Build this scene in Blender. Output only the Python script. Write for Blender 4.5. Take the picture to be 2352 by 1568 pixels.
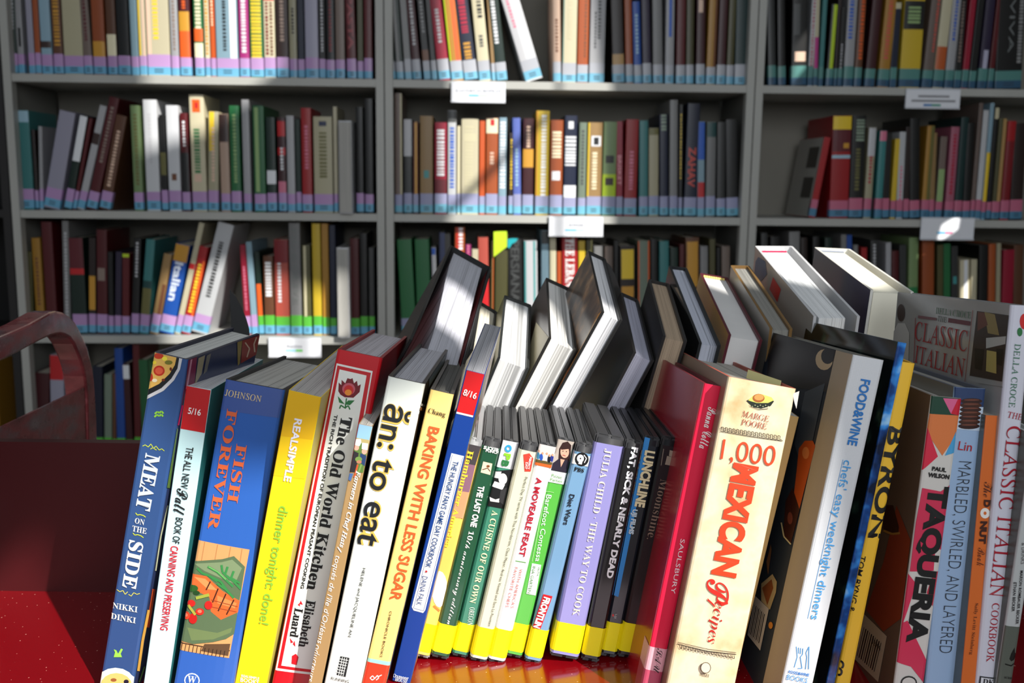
import bpy, bmesh, math, random
from mathutils import Vector, Matrix
for _o in list(bpy.data.objects): bpy.data.objects.remove(_o)
random.seed(7)
SC = bpy.context.scene
COL = SC.collection
W, H = 2352, 1568
# ------------------------------------------------------------------ camera
CZ = 1.40                       # camera height above the room floor
PITCH, ROLL, FPX = 0.159, 0.0121, 2300.0
F = Vector((0, math.cos(PITCH), -math.sin(PITCH)))
_u = Vector((0, math.sin(PITCH), math.cos(PITCH)))
R_ = Vector((1, 0, 0)) * math.cos(ROLL) + _u * math.sin(ROLL)
U_ = Vector((1, 0, 0)) * -math.sin(ROLL) + _u * math.cos(ROLL)
CAMP = Vector((0, 0, CZ))
cd = bpy.data.cameras.new('camera'); cam = bpy.data.objects.new('camera', cd); COL.objects.link(cam)
cam.matrix_world = Matrix(((R_.x, U_.x, -F.x, 0), (R_.y, U_.y, -F.y, 0), (R_.z, U_.z, -F.z, CZ), (0, 0, 0, 1)))
cd.sensor_width = 36; cd.lens = 36 * FPX / W
cd.dof.use_dof = True; cd.dof.focus_distance = 0.80; cd.dof.aperture_fstop = 9.5; cd.dof.aperture_blades = 7
cd.clip_start = .01
SC.camera = cam
def ray(x, y): return F + R_ * ((x - W / 2) / FPX) - U_ * ((y - H / 2) / FPX)
# ------------------------------------------------------------------ light
AZ, EL = math.radians(42), math.radians(39)
SUN = Vector((math.sin(AZ) * math.cos(EL), -math.cos(AZ) * math.cos(EL), math.sin(EL)))   # towards the sun
sl = bpy.data.lights.new('sun', 'SUN'); sl.energy = 6.8; sl.angle = math.radians(.53); sl.color = (1, .965, .90)
so = bpy.data.objects.new('sun', sl); COL.objects.link(so); so.rotation_euler = SUN.to_track_quat('Z', 'Y').to_euler(); so.location = (3, -3, 4)
al = bpy.data.lights.new('fill_light', 'AREA'); al.shape = 'RECTANGLE'; al.size = 1.8; al.size_y = 1.3; al.energy = 36; al.color = (.92, .96, 1)  # added soft fill lamp that brightens the shaded spines on the cart
ao = bpy.data.objects.new('fill_light', al); COL.objects.link(ao); ao.location = (.35, -1.5, 2.3); ao.rotation_euler = Vector((-.1, -2.3, 1.1)).to_track_quat('Z', 'Y').to_euler()
wd = bpy.data.worlds.new('world'); SC.world = wd; wd.use_nodes = True
wd.node_tree.nodes['Background'].inputs[0].default_value = (.80, .90, 1.0, 1)
wd.node_tree.nodes['Background'].inputs[1].default_value = .21
SC.view_settings.view_transform = 'Standard'; SC.view_settings.look = 'None'
SC.view_settings.exposure = 0; SC.view_settings.gamma = 1; SC.view_settings.use_curve_mapping = False
try:
    SC.cycles.max_bounces = 5; SC.cycles.diffuse_bounces = 3; SC.cycles.use_denoising = True
except Exception: pass
# ------------------------------------------------------------------ materials
def lin(c):
    c = c / 255.0
    return c / 12.92 if c <= .04045 else ((c + .055) / 1.055) ** 2.4
MATS = {}
def M(rgb, rough=.45, metal=0, spec=.5, kind='plain', coat=0):
    key = (tuple(rgb), rough, metal, spec, kind, coat)
    if key in MATS: return MATS[key]
    m = bpy.data.materials.new(kind); m.use_nodes = True; nt = m.node_tree; b = nt.nodes['Principled BSDF']
    col = (lin(rgb[0]), lin(rgb[1]), lin(rgb[2]), 1)
    b.inputs['Base Color'].default_value = col; b.inputs['Roughness'].default_value = rough
    b.inputs['Metallic'].default_value = metal; b.inputs['Specular IOR Level'].default_value = spec
    if coat: b.inputs['Coat Weight'].default_value = coat; b.inputs['Coat Roughness'].default_value = .12
    N = nt.nodes.new; L = nt.links.new
    def tex(scale, sc=(1, 1, 1), detail=4, rot=(0, 0, 0)):
        tc = N('ShaderNodeTexCoord'); mp = N('ShaderNodeMapping'); mp.inputs['Scale'].default_value = sc; mp.inputs['Rotation'].default_value = rot
        n = N('ShaderNodeTexNoise'); n.inputs['Scale'].default_value = scale; n.inputs['Detail'].default_value = detail
        L(tc.outputs['Object'], mp.inputs[0]); L(mp.outputs[0], n.inputs[0]); return n, mp
    def ramp(src, stops):
        r = N('ShaderNodeValToRGB'); e = r.color_ramp.elements
        e[0].position = stops[0][0]; e[0].color = stops[0][1]; e[1].position = stops[-1][0]; e[1].color = stops[-1][1]
        for p, c in stops[1:-1]:
            x = e.new(p); x.color = c
        L(src, r.inputs[0]); return r
    def sh(f): return (col[0] * f, col[1] * f, col[2] * f, 1)
    if kind == 'pages':
        n, _ = tex(1, (1500, 3, 3), 2); r = ramp(n.outputs[0], [(.36, sh(.50)), (.46, sh(.86)), (.7, sh(1.0))])
        L(r.outputs[0], b.inputs['Base Color'])
        bp = N('ShaderNodeBump'); bp.inputs['Strength'].default_value = .35; bp.inputs['Distance'].default_value = .0006
        L(n.outputs[0], bp.inputs['Height']); L(bp.outputs[0], b.inputs['Normal'])
    elif kind == 'signature':      # bound sections, coarse lines
        n, _ = tex(1, (330, 2, 2), 3); r = ramp(n.outputs[0], [(.38, sh(.45)), (.47, sh(.9)), (.65, sh(1.0))])
        L(r.outputs[0], b.inputs['Base Color'])
    elif kind == 'cloth':
        tc = N('ShaderNodeTexCoord'); br = N('ShaderNodeTexChecker'); br.inputs['Scale'].default_value = 1250
        mp = N('ShaderNodeMapping'); mp.inputs['Rotation'].default_value = (.0, .78, 0)
        L(tc.outputs['Object'], mp.inputs[0]); L(mp.outputs[0], br.inputs[0])
        br.inputs[1].default_value = sh(1); br.inputs[2].default_value = sh(.80); L(br.outputs[0], b.inputs['Base Color'])
    elif kind == 'stain':
        n, _ = tex(28, (1, 1, 1), 8); r = ramp(n.outputs[0], [(.30, (lin(196), lin(160), lin(112), 1)), (.42, (lin(214), lin(192), lin(152), 1)), (.56, sh(1)), (.72, (lin(216), lin(190), lin(146), 1))])
        L(r.outputs[0], b.inputs['Base Color'])
    elif kind == 'dusty':          # glossy red paint with pale specks of dust
        v = N('ShaderNodeTexVoronoi'); v.inputs['Scale'].default_value = 160; tc = N('ShaderNodeTexCoord'); L(tc.outputs['Object'], v.inputs[0])
        n, _ = tex(24)
        mt = N('ShaderNodeMath'); mt.operation = 'MULTIPLY'; mt.inputs[1].default_value = .16; L(n.outputs[0], mt.inputs[0])
        lt = N('ShaderNodeMath'); lt.operation = 'LESS_THAN'; L(v.outputs['Distance'], lt.inputs[0]); L(mt.outputs[0], lt.inputs[1])
        mx = N('ShaderNodeMix'); mx.data_type = 'RGBA'; L(lt.outputs[0], mx.inputs[0]); mx.inputs[6].default_value = col; mx.inputs[7].default_value = (.62, .38, .30, 1)
        L(mx.outputs[2], b.inputs['Base Color'])
    elif kind == 'worn':           # scuffed paint, with the metal's grey sheen put into pale blotches
        n, _ = tex(14, (1, 1, 2.2), 6); r = ramp(n.outputs[0], [(.34, sh(.55)), (.48, sh(1)), (.60, (.20, .11, .12, 1)), (.76, (.34, .27, .27, 1))])
        L(r.outputs[0], b.inputs['Base Color'])
        n2, _ = tex(60); r2 = ramp(n2.outputs[0], [(.3, (rough * .6,) * 3 + (1,)), (.7, (min(1, rough * 1.8),) * 3 + (1,))]); L(r2.outputs[0], b.inputs['Roughness'])
    elif kind == 'leather':
        n, _ = tex(700, (1, 1, 1), 3); r = ramp(n.outputs[0], [(.42, sh(.8)), (.66, sh(1.0)), (.74, sh(3.5))])
        L(r.outputs[0], b.inputs['Base Color'])
        bp = N('ShaderNodeBump'); bp.inputs['Strength'].default_value = .6; bp.inputs['Distance'].default_value = .001
        L(n.outputs[0], bp.inputs['Height']); L(bp.outputs[0], b.inputs['Normal'])
    elif kind in ('blueblots', 'greenblots', 'brownblots', 'flora'):
        pal = {'blueblots': [(.38, (.005, .012, .04, 1)), (.50, (.01, .06, .25, 1)), (.60, (.05, .30, .80, 1)), (.70, (.5, .8, .95, 1))],
               'greenblots': [(.40, (.005, .007, .007, 1)), (.56, (.008, .014, .014, 1)), (.66, (.03, .07, .05, 1)), (.78, (.16, .22, .10, 1))],
               'brownblots': [(.38, (.05, .03, .025, 1)), (.52, (.13, .085, .06, 1)), (.62, (.30, .16, .08, 1)), (.74, (.6, .42, .25, 1))],
               'flora': [(.36, (.03, .05, .02, 1)), (.45, (.10, .16, .04, 1)), (.52, (.35, .05, .12, 1)), (.60, (.62, .50, .16, 1)), (.72, (.75, .68, .55, 1))]}[kind]
        n, _ = tex(rough * 100 if kind == 'flora' else 38, (1, 1, 1), 3); r = ramp(n.outputs[0], pal); L(r.outputs[0], b.inputs['Base Color'])
    elif kind == 'paper':
        n, _ = tex(9, (1, 1, 1), 3); r = ramp(n.outputs[0], [(.3, sh(.86)), (.7, sh(1.04))]); L(r.outputs[0], b.inputs['Base Color'])
    elif kind == 'steel':
        n, _ = tex(5, (1, 1, .3), 4); r = ramp(n.outputs[0], [(.3, sh(.88)), (.7, sh(1.06))]); L(r.outputs[0], b.inputs['Base Color'])
    MATS[key] = m
    return m
# ------------------------------------------------------------------ mesh helpers
def link(o, parent=None):
    COL.objects.link(o)
    if parent is not None: o.parent = parent
    return o
def mesh(name, verts, faces, mats, idx=None, parent=None, smooth=False):
    me = bpy.data.meshes.new(name); me.from_pydata([tuple(v) for v in verts], [], faces)
    for m in mats: me.materials.append(m)
    if idx: me.polygons.foreach_set('material_index', idx)
    if smooth: me.polygons.foreach_set('use_smooth', [True] * len(me.polygons))
    me.update()
    return link(bpy.data.objects.new(name, me), parent)
def box(name, a, b, mat, parent=None, bev=0.0):
    bm = bmesh.new(); bmesh.ops.create_cube(bm, size=1)
    for v in bm.verts: v.co = Vector([(a[i] + b[i]) / 2 + v.co[i] * (b[i] - a[i]) for i in range(3)])
    if bev: bmesh.ops.bevel(bm, geom=bm.edges[:], offset=bev, segments=2, affect='EDGES')
    me = bpy.data.meshes.new(name); bm.to_mesh(me); bm.free(); me.materials.append(mat)
    return link(bpy.data.objects.new(name, me), parent)
def hexa(name, q0, q1, mat, parent=None):
    # eight corners: quad q0 (bottom, ccw) and quad q1 (top)
    return mesh(name, list(q0) + list(q1), [(3, 2, 1, 0), (4, 5, 6, 7), (0, 1, 5, 4), (1, 2, 6, 5), (2, 3, 7, 6), (3, 0, 4, 7)], [mat], None, parent)
def tag(o, label, cat=None, group=None, kind=None):
    if label: o['label'] = label
    if cat: o['category'] = cat
    if group: o['group'] = group
    if kind: o['kind'] = kind
    return o
def rotm(yaw, pit, lean):
    cl, s = math.cos(lean), math.sin(lean); Lm = Matrix(((cl, 0, s), (0, 1, 0), (-s, 0, cl)))
    cp, sp = math.cos(pit), math.sin(pit); P = Matrix(((1, 0, 0), (0, cp, sp), (0, -sp, cp)))
    cy, sy = math.cos(yaw), math.sin(yaw); Y = Matrix(((cy, -sy, 0), (sy, cy, 0), (0, 0, 1)))
    return Y @ P @ Lm
class Frame:
    """pose of a book: origin at the lower left corner of the face turned to the viewer"""
    def __init__(s, pose):
        s.p = pose; s.O = Vector(pose[:3]) + CAMP; s.R = rotm(*pose[3:6]); s.w, s.h, s.d = pose[6:9]
        s.Ri = s.R.transposed(); s.bulge = 0; s.r = .0012; s.root = None; s.lift = 0
    def hit(s, face, x, y):
        o = s.Ri @ (CAMP - s.O); v = s.Ri @ ray(x, y)
        if face == 'spine': t = (-s.bulge - o.y) / v.y; q = o + v * t; return (q.x, q.z)
        if face == 'left': t = -o.x / v.x; q = o + v * t; return (s.d - q.y, q.z)      # u runs towards the viewer, so text reads left to right
        if face == 'right': t = (s.w - o.x) / v.x; q = o + v * t; return (q.y, q.z)
        if face == 'top': t = (s.h - o.z) / v.z; q = o + v * t; return (q.x, q.y)
    def prof(s, x):
        w, r = s.w, s.r; u = abs(x - w / 2); y = 0
        if u > w / 2 - r:
            q = min(1, (u - (w / 2 - r)) / r); y = r * (1 - math.sqrt(max(0, 1 - q * q)))
        return y - s.bulge * max(0, 1 - (2 * x / w - 1) ** 2)
    def pt(s, face, u, v, e):
        e += s.lift
        if face == 'spine': return Vector((u, s.prof(u) - e, v))
        if face == 'left': return Vector((-e, s.d - u, v))
        if face == 'right': return Vector((s.w + e, u, v))
        return Vector((u, v, s.h + e))
# ------------------------------------------------------------------ added mask wall on the right, openings shaped to throw the sun patches
from mathutils.geometry import tessellate_polygon
def cutout_wall(name, X, outer, holes, th, mat):
    loops = [[Vector((0, y, z)) for y, z in outer]] + [[Vector((0, y, z)) for y, z in h] for h in holes]
    tris = tessellate_polygon(loops); pts = [p for l in loops for p in l]; n = len(pts)
    vs = [(X, p.y, p.z) for p in pts] + [(X + th, p.y, p.z) for p in pts]
    fs = [tuple(t) for t in tris] + [tuple(i + n for i in t[::-1]) for t in tris]; k = 0
    for l in loops:
        m = len(l)
        for i in range(m): fs.append((k + i, k + (i + 1) % m, n + k + (i + 1) % m, n + k + i))
        k += m
    return mesh(name, vs, fs, [mat])
XW = 1.62
SUN_CUTS = [
 [(-2.3, 2.50), (-.822, 2.498), (-.835, 3.04), (-.78, 3.06), (-.745, 3.10), (-.775, 3.13), (-.795, 3.145), (-.775, 3.18), (-.75, 3.20), (-.75, 3.235), (-.785, 3.27), (-.78, 3.32), (-.80, 3.345), (-.93, 3.335), (-.90, 3.27), (-.935, 3.205), (-1.0, 3.235), (-1.087, 3.247), (-1.156, 3.278), (-1.292, 3.378), (-1.35, 3.45), (-1.40, 3.58), (-2.3, 3.64)],
 [(-.473, 2.846), (-.387, 2.803), (-.387, 2.703), (-.012, 2.695), (-.028, 3.037), (-.515, 3.051)],
 [(-.263, 4.57), (-.062, 4.416), (.025, 4.38), (.149, 4.336), (.149, 5.376), (-.263, 5.389)],
 [(.614, 2.562), (1.111, 2.547), (1.085, 3.248), (1.039, 3.65), (1.032, 5.25), (.587, 5.263)],
 [(-.25, 3.708), (.299, 3.472), (.286, 3.632), (.103, 3.868), (-.002, 4.021), (-.113, 4.114), (-.231, 4.208)],
 [(1.645, 2.755), (1.685, 2.755), (1.685, 2.85), (1.645, 2.85)], [(2.06, 1.87), (2.13, 1.84), (2.135, 1.88), (2.075, 1.91)], [(2.205, 1.58), (2.24, 1.58), (2.24, 1.64), (2.205, 1.64)]]  # small openings added to throw the glints on the right bay
_w = cutout_wall('sun_mask_wall', XW, [(-4.2, 0), (3.1, 0), (3.1, 5.6), (-4.2, 5.6)], SUN_CUTS, .003, M((170, 168, 160), .8)); _w['kind'] = 'structure'
_w = bpy.data.objects.new('window_1', None); COL.objects.link(_w); _w['kind'] = 'structure'
def wbar(y0, z0, y1, z1, t):
    L_ = math.hypot(y1 - y0, z1 - z0); ny, nz = -(z1 - z0) / L_ * t / 2, (y1 - y0) / L_ * t / 2
    q = [(y0 + ny, z0 + nz), (y1 + ny, z1 + nz), (y1 - ny, z1 - nz), (y0 - ny, z0 - nz)]
    hexa('frame_bar', [(XW - .006, a, b) for a, b in q], [(XW - .002, a, b) for a, b in q], M((60, 60, 60), .5), _w)
wbar(.930, 2.5, .930, 5.3, .015); wbar(.56, 3.493, .93, 3.420, .024)
for y, z0, z1 in ((-.835, 2.45, 3.0), (.165, 3.3, 5.35), (.60, 2.5, 5.25), (-.275, 3.6, 5.35)): wbar(y, z0, y, z1, .02)
# ------------------------------------------------------------------ books
def profile(fr, t, flip):
    w, d = fr.w, fr.d; r = fr.r
    xs = [0, .1 * r, .35 * r, r] + [r + (w - 2 * r) * i / 6 for i in range(1, 6)] + [w - r, w - .35 * r, w - .1 * r, w]
    outer = [(0, d)] + [(x, fr.prof(x)) for x in xs] + [(w, d)]
    inner = [(t, d)] + [(t + (w - 2 * t) * x / w, max(t, fr.prof(x) + t)) for x in xs] + [(w - t, d)]
    if flip: outer = [(x, d - y) for x, y in outer]; inner = [(x, d - y) for x, y in inner]
    return outer, inner
def cover(name, fr, t, mats, flip, parent, z0=0, z1=None):
    # mats: left, spine, right, inside/edges
    z1 = fr.h if z1 is None else z1
    o, i = profile(fr, t, flip); n = len(o)
    vs = [(x, y, z0) for x, y in o] + [(x, y, z0) for x, y in i] + [(x, y, z1) for x, y in o] + [(x, y, z1) for x, y in i]
    fs, ix = [], []
    for k in range(n - 1):
        mi = 0 if k == 0 else (2 if k == n - 2 else 1)
        q = [k, k + 1, 2 * n + k + 1, 2 * n + k]; q2 = [n + k + 1, n + k, 3 * n + k, 3 * n + k + 1]
        qt = [2 * n + k, 2 * n + k + 1, 3 * n + k + 1, 3 * n + k]; qb = [n + k, n + k + 1, k + 1, k]
        for f, m_ in ((q, mi), (q2, 3), (qt, 3), (qb, 3)): fs.append(f if not flip else f[::-1]); ix.append(m_)
    for k in (0, n - 1):
        f = [k, 2 * n + k, 3 * n + k, n + k]; fs.append(f if (k == 0) != flip else f[::-1]); ix.append(3)
    return mesh(name, vs, fs, mats, ix, parent)
FR = {}
def book(key, name, label, pose, spine, left=None, right=None, edge=None, page=(226, 226, 222), hard=True, bulge=0.0, rough=.32, flip=False,
         skind='plain', lkind='plain', rkind='plain', pagekind='pages', taper=None, group=None, cat='book', gloss=0, over=.003, t=None):
    fr = Frame(pose); FR[key] = fr; fr.bulge = 0 if flip else bulge
    root = bpy.data.objects.new(name, None); COL.objects.link(root); root.empty_display_size = .02
    root.matrix_world = Matrix.Translation(fr.O) @ fr.R.to_4x4(); fr.root = root
    tag(root, label, cat, group)
    left = left or spine; right = right or spine; edge = edge or spine
    t = t or (.0026 if hard else .0005); fr.r = min(.0022 if hard else .0008, fr.w * .2)
    if flip: fr.bulge = bulge
    cover('cover', fr, t, [M(left, rough, kind=lkind, coat=gloss), M(spine, rough, kind=skind, coat=gloss), M(right, rough, kind=rkind, coat=gloss), M(edge, .5)], flip, root)
    w, h, d = fr.w, fr.h, fr.d; top = h - (over if hard else .0002); bot = over if hard else .0002; fe = d - (over if hard else .0002)
    y0, y1 = (t, fe) if not flip else (d - fe, d - t)
    a = taper or (t, w - t, t, w - t)      # x range at the face near the viewer, then at the far one
    pm = M(page, .8, spec=.2, kind=pagekind)
    nseg = 6; vs = []; fs = []
    for k in range(nseg + 1):
        f = k / nseg; y = y0 + (y1 - y0) * f; s_ = f * f * (3 - 2 * f); xa = a[0] + (a[2] - a[0]) * s_; xb = a[1] + (a[3] - a[1]) * s_
        vs += [(xa, y, bot), (xb, y, bot), (xb, y, top), (xa, y, top)]
    for k in range(nseg):
        b0 = 4 * k; b1 = b0 + 4
        for j in range(4): fs.append((b0 + j, b0 + (j + 1) % 4, b1 + (j + 1) % 4, b1 + j)[::-1])
    fs.append((0, 1, 2, 3)); n4 = 4 * nseg; fs.append((n4 + 3, n4 + 2, n4 + 1, n4))
    mesh('pages', vs, fs, [pm], None, root)
    return fr
LV = {'n': 0}
def art(key, face, name, items, parent=None, label=None):
    """flat print on a face of the book. items: (rgb, [pixel points]) or (rgb, ('o', cx, cy, rx, ry)) or (rgb, ('s', width, pixel points))"""
    fr = FR[key]; vs = []; fs = []; ix = []; mats = []; k = 0
    for it in items:
        rgb, g = it[0], it[1]; kind = it[2] if len(it) > 2 else 'plain'
        k += 1; e = .00015 + .00003 * k + (.00012 if name != 'printed_panel' else 0)
        m = M(rgb, .35, kind=kind)
        if m not in mats: mats.append(m)
        mi = mats.index(m); polys = []
        if g[0] == 'o':
            _, cx, cy, rx, ry = g; polys.append([(cx + rx * math.cos(a * math.pi / 8), cy + ry * math.sin(a * math.pi / 8)) for a in range(16)])
        elif g[0] == 's':
            _, wd_, ps = g
            for (x0, y0), (x1, y1) in zip(ps, ps[1:]):
                L_ = math.hypot(x1 - x0, y1 - y0) or 1; nx, ny = -(y1 - y0) / L_ * wd_ / 2, (x1 - x0) / L_ * wd_ / 2
                polys.append([(x0 + nx, y0 + ny), (x1 + nx, y1 + ny), (x1 - nx, y1 - ny), (x0 - nx, y0 - ny)])
        else: polys.append(list(g))
        lim = {'spine': (fr.w, fr.h), 'left': (fr.d, fr.h), 'right': (fr.d, fr.h), 'top': (fr.w, fr.d)}[face]
        for p in polys:
            q = [fr.hit(face, x, y) for x, y in p]
            q = [(min(max(u, .0001), lim[0] - .0001), min(max(v, .0001), lim[1] - .0001)) for u, v in q]
            if face == 'spine': q = strips(q, fr)
            else: q = [q]
            for qq in q:
                if len(qq) < 3: continue
                b0 = len(vs); vs += [fr.pt(face, u, v, e) for u, v in qq]
                f = list(range(b0, b0 + len(qq)))
                nrm = (vs[f[1]] - vs[f[0]]).cross(vs[f[2]] - vs[f[1]])
                out = {'spine': Vector((0, -1, 0)), 'left': Vector((-1, 0, 0)), 'right': Vector((1, 0, 0)), 'top': Vector((0, 0, 1))}[face]
                fs.append(f if nrm.dot(out) >= 0 else f[::-1]); ix.append(mi)
    o = mesh(name, vs, fs, mats, ix, parent or fr.root); o['kind'] = 'stuff'
    if label: o['label'] = label
    return o
def clipx(p, x, keep_less):
    out = []
    for i in range(len(p)):
        a, b = p[i], p[(i + 1) % len(p)]; ia = (a[0] <= x) == keep_less; ib = (b[0] <= x) == keep_less
        if ia: out.append(a)
        if ia != ib and abs(b[0] - a[0]) > 1e-12:
            t = (x - a[0]) / (b[0] - a[0]); out.append((x, a[1] + (b[1] - a[1]) * t))
    return out
def strips(q, fr):
    r = fr.r; w = fr.w
    xs = [.35 * r, r] + [r + (w - 2 * r) * i / 6 for i in range(1, 6)] + [w - r, w - .35 * r]
    res = []; rest = q
    for x in xs:
        a = clipx(rest, x, True); rest = clipx(rest, x, False)
        if len(a) >= 3: res.append(a)
        if len(rest) < 3: break
    if len(rest) >= 3: res.append(rest)
    return res
def st(s, style):
    base = {'serif': (0x1D400, 0x1D41A, 0x1D7CE), 'ital': (0x1D434, 0x1D44E, 0x1D7CE), 'bi': (0x1D468, 0x1D482, 0x1D7CE), 'script': (0x1D4D0, 0x1D4EA, 0x1D7CE)}.get(style)
    if not base: return s
    r = ''
    for c in s:
        if 'A' <= c <= 'Z': r += chr(base[0] + ord(c) - 65)
        elif 'a' <= c <= 'z': r += '\u210e' if (style == 'ital' and c == 'h') else chr(base[1] + ord(c) - 97)
        elif '0' <= c <= '9': r += chr(base[2] + ord(c) - 48)
        else: r += c
    return r
TC = {}
def glyphs(s, style, off, shear, res=2):
    if style == 'thin': style, shear, off = 'ital', -.22, 0
    if style in ('serif', 'ital', 'bi', 'script'): off = min(max(off, -.008), .015)
    k = (s, style, off, shear, res)
    if k not in TC:
        c = bpy.data.curves.new('lettering', 'FONT'); c.body = st(s, style); c.resolution_u = res; c.offset = off; c.shear = shear
        o = bpy.data.objects.new('lettering', c); me = bpy.data.meshes.new_from_object(o)
        vs = [(v.co.x, v.co.y) for v in me.vertices]; fs = [tuple(p.vertices) for p in me.polygons]
        x0 = min(v[0] for v in vs); x1 = max(v[0] for v in vs); y0 = min(v[1] for v in vs); y1 = max(v[1] for v in vs)
        TC[k] = ([((x - x0) / (x1 - x0), (y - y0) / (y1 - y0)) for x, y in vs], fs)
        bpy.data.objects.remove(o); bpy.data.curves.remove(c); bpy.data.meshes.remove(me)
    return TC[k]
def text(key, s, p0, p1, hpx, rgb, style='sans', off=0.0, shear=0.0, face='spine', e=.0008, name='lettering', h1=None, label=None):
    """letters whose ink runs from pixel p0 to p1 along its middle line and is hpx pixels tall"""
    fr = FR[key]; vs, fs = glyphs(s, style, off, shear, 5 if hpx > 28 else (3 if hpx > 14 else 2))
    L_ = math.hypot(p1[0] - p0[0], p1[1] - p0[1]); nx, ny = (p1[1] - p0[1]) / L_, -(p1[0] - p0[0]) / L_   # screen 'up' of the letters
    h1 = h1 or hpx
    def corner(p, hh, sg): return fr.hit(face, p[0] + nx * hh / 2 * sg, p[1] + ny * hh / 2 * sg)
    a, b, c, d = corner(p0, hpx, -1), corner(p1, h1, -1), corner(p1, h1, 1), corner(p0, hpx, 1)
    # keep it rigid on the face: average the quad into an affine frame
    ex = ((b[0] - a[0] + c[0] - d[0]) / 2, (b[1] - a[1] + c[1] - d[1]) / 2)
    hu = (((d[0] - a[0]) + (c[0] - b[0])) / 2, ((d[1] - a[1]) + (c[1] - b[1])) / 2)
    le = math.hypot(*ex); perp = (-ex[1] / le, ex[0] / le)
    sgn = 1 if perp[0] * hu[0] + perp[1] * hu[1] > 0 else -1
    hh = abs(perp[0] * hu[0] + perp[1] * hu[1]); up = (perp[0] * hh * sgn, perp[1] * hh * sgn)
    cx = (a[0] + b[0] + c[0] + d[0]) / 4; cy = (a[1] + b[1] + c[1] + d[1]) / 4
    V = []
    for x, y in vs:
        u = cx + ex[0] * (x - .5) + up[0] * (y - .5); v = cy + ex[1] * (x - .5) + up[1] * (y - .5)
        if face == 'spine': u = min(max(u, .0002), fr.w - .0002)
        v = max(v, .0005)
        V.append(fr.pt(face, u, v, e))
    fl = sgn < 0
    o = mesh(name, V, [f[::-1] if fl else f for f in fs], [M(rgb, .4)], None, fr.root)
    if label: o['label'] = label
    return o
def band(key, z0, z1, rgb, name='spine_label', wrap=.012, e=.0003, kind='plain', rough=.35, label=None):
    """label wrapped round the spine"""
    fr = FR[key]; w = fr.w; r = fr.r
    xs = [0, .1 * r, .35 * r, r] + [r + (w - 2 * r) * i / 6 for i in range(1, 6)] + [w - r, w - .35 * r, w - .1 * r, w]
    pr = [(-e, wrap)] + [(-e, fr.prof(0))] + [(x, fr.prof(x) - e) for x in xs] + [(w + e, fr.prof(w)), (w + e, wrap)]
    n = len(pr); vs = [(x, y, z0) for x, y in pr] + [(x, y, z1) for x, y in pr]
    o = mesh(name, vs, [(k, k + 1, n + k + 1, n + k) for k in range(n - 1)], [M(rgb, rough, kind=kind)], None, fr.root)
    if label: o['label'] = label
    return o
def sprite(key, name, face, pts, rgb, e): return art(key, face, name, [(rgb, pts)])
# ------------------------------------------------------------------ DVD case
def dvd(key, label, pose, case, sleeve, group='film cases in the front row of the cart', sleeve_side=None):
    fr = Frame(pose); FR[key] = fr; fr.bulge = 0; fr.r = .0016; fr.lift = .0004
    root = bpy.data.objects.new('dvd_case', None); COL.objects.link(root); root.empty_display_size = .02
    root.matrix_world = Matrix.Translation(fr.O) @ fr.R.to_4x4(); fr.root = root
    tag(root, label, 'DVD case', group)
    w, h, d = fr.w, fr.h, fr.d; cm = M(case, .36, spec=.5)
    g = .0003
    for nm, x0, x1 in (('case_half', 0, w / 2 - g), ('case_half', w / 2 + g, w)):
        box(nm, (x0, .0012, 0), (x1, d, h), cm, root, .0012)
    # spine of the case: rounded bar front, slightly waisted under the cap
    bm = bmesh.new(); bmesh.ops.create_cube(bm, size=1)
    for v in bm.verts: v.co = Vector((w / 2 + v.co.x * (w - .0008), .004 + v.co.y * .008, h / 2 + v.co.z * (h - .001)))
    bmesh.ops.bevel(bm, geom=[e_ for e_ in bm.edges if min(v.co.y for v in e_.verts) < .001], offset=.0024, segments=3, affect='EDGES')
    me = bpy.data.meshes.new('hinge_bar'); bm.to_mesh(me); bm.free(); me.materials.append(cm); me.polygons.foreach_set('use_smooth', [True] * len(me.polygons))
    link(bpy.data.objects.new('hinge_bar', me), root)
    # printed sleeve wrapped under the clear film
    z0, z1 = .0035, h - .0075; sx = .0006; e = .0004
    pr = [(-e, d - .01), (-e, .003), (.0006, .0012 - e), (.0022, -e), (w - .0022, -e), (w - .0006, .0012 - e), (w + e, .003), (w + e, d - .01)]
    n = len(pr); vs = [(x, y, z0) for x, y in pr] + [(x, y, z1) for x, y in pr]
    sd = M(sleeve_side or sleeve, .22, coat=.5)
    mesh('sleeve', vs, [(k, k + 1, n + k + 1, n + k) for k in range(n - 1)], [M(sleeve, .22, coat=.5), sd], [1 if k in (0, n - 2) else 0 for k in range(n - 1)], root)
    e2 = .0007; y0 = .0012
    pr = [(-e2, .02), (-e2, .003), (.0006, y0 - e2), (.0022, -e2), (w - .0022, -e2), (w - .0006, y0 - e2), (w + e2, .003), (w + e2, .02)]
    vs = [(x, y, .006) for x, y in pr] + [(x, y, .0305) for x, y in pr]
    mesh('yellow_band', vs, [(k, k + 1, n + k + 1, n + k) for k in range(n - 1)], [M((243, 228, 22), .35)], None, root)
    return fr
def at_y(x, y, Y):
    r = ray(x, y); return CAMP + r * (Y / r.y)
def at_x(x, y, X):
    r = ray(x, y); return CAMP + r * (X / r.x)
def prism(name, pts, off, mat, parent=None, mats=None):
    n = len(pts); vs = [tuple(p) for p in pts] + [tuple(Vector(p) + Vector(off)) for p in pts]
    fs = [tuple(range(n)), tuple(range(2 * n - 1, n - 1, -1))] + [(i, n + i, n + (i + 1) % n, (i + 1) % n) for i in range(n)]
    return mesh(name, vs, fs, [mat], None, parent)
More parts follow.
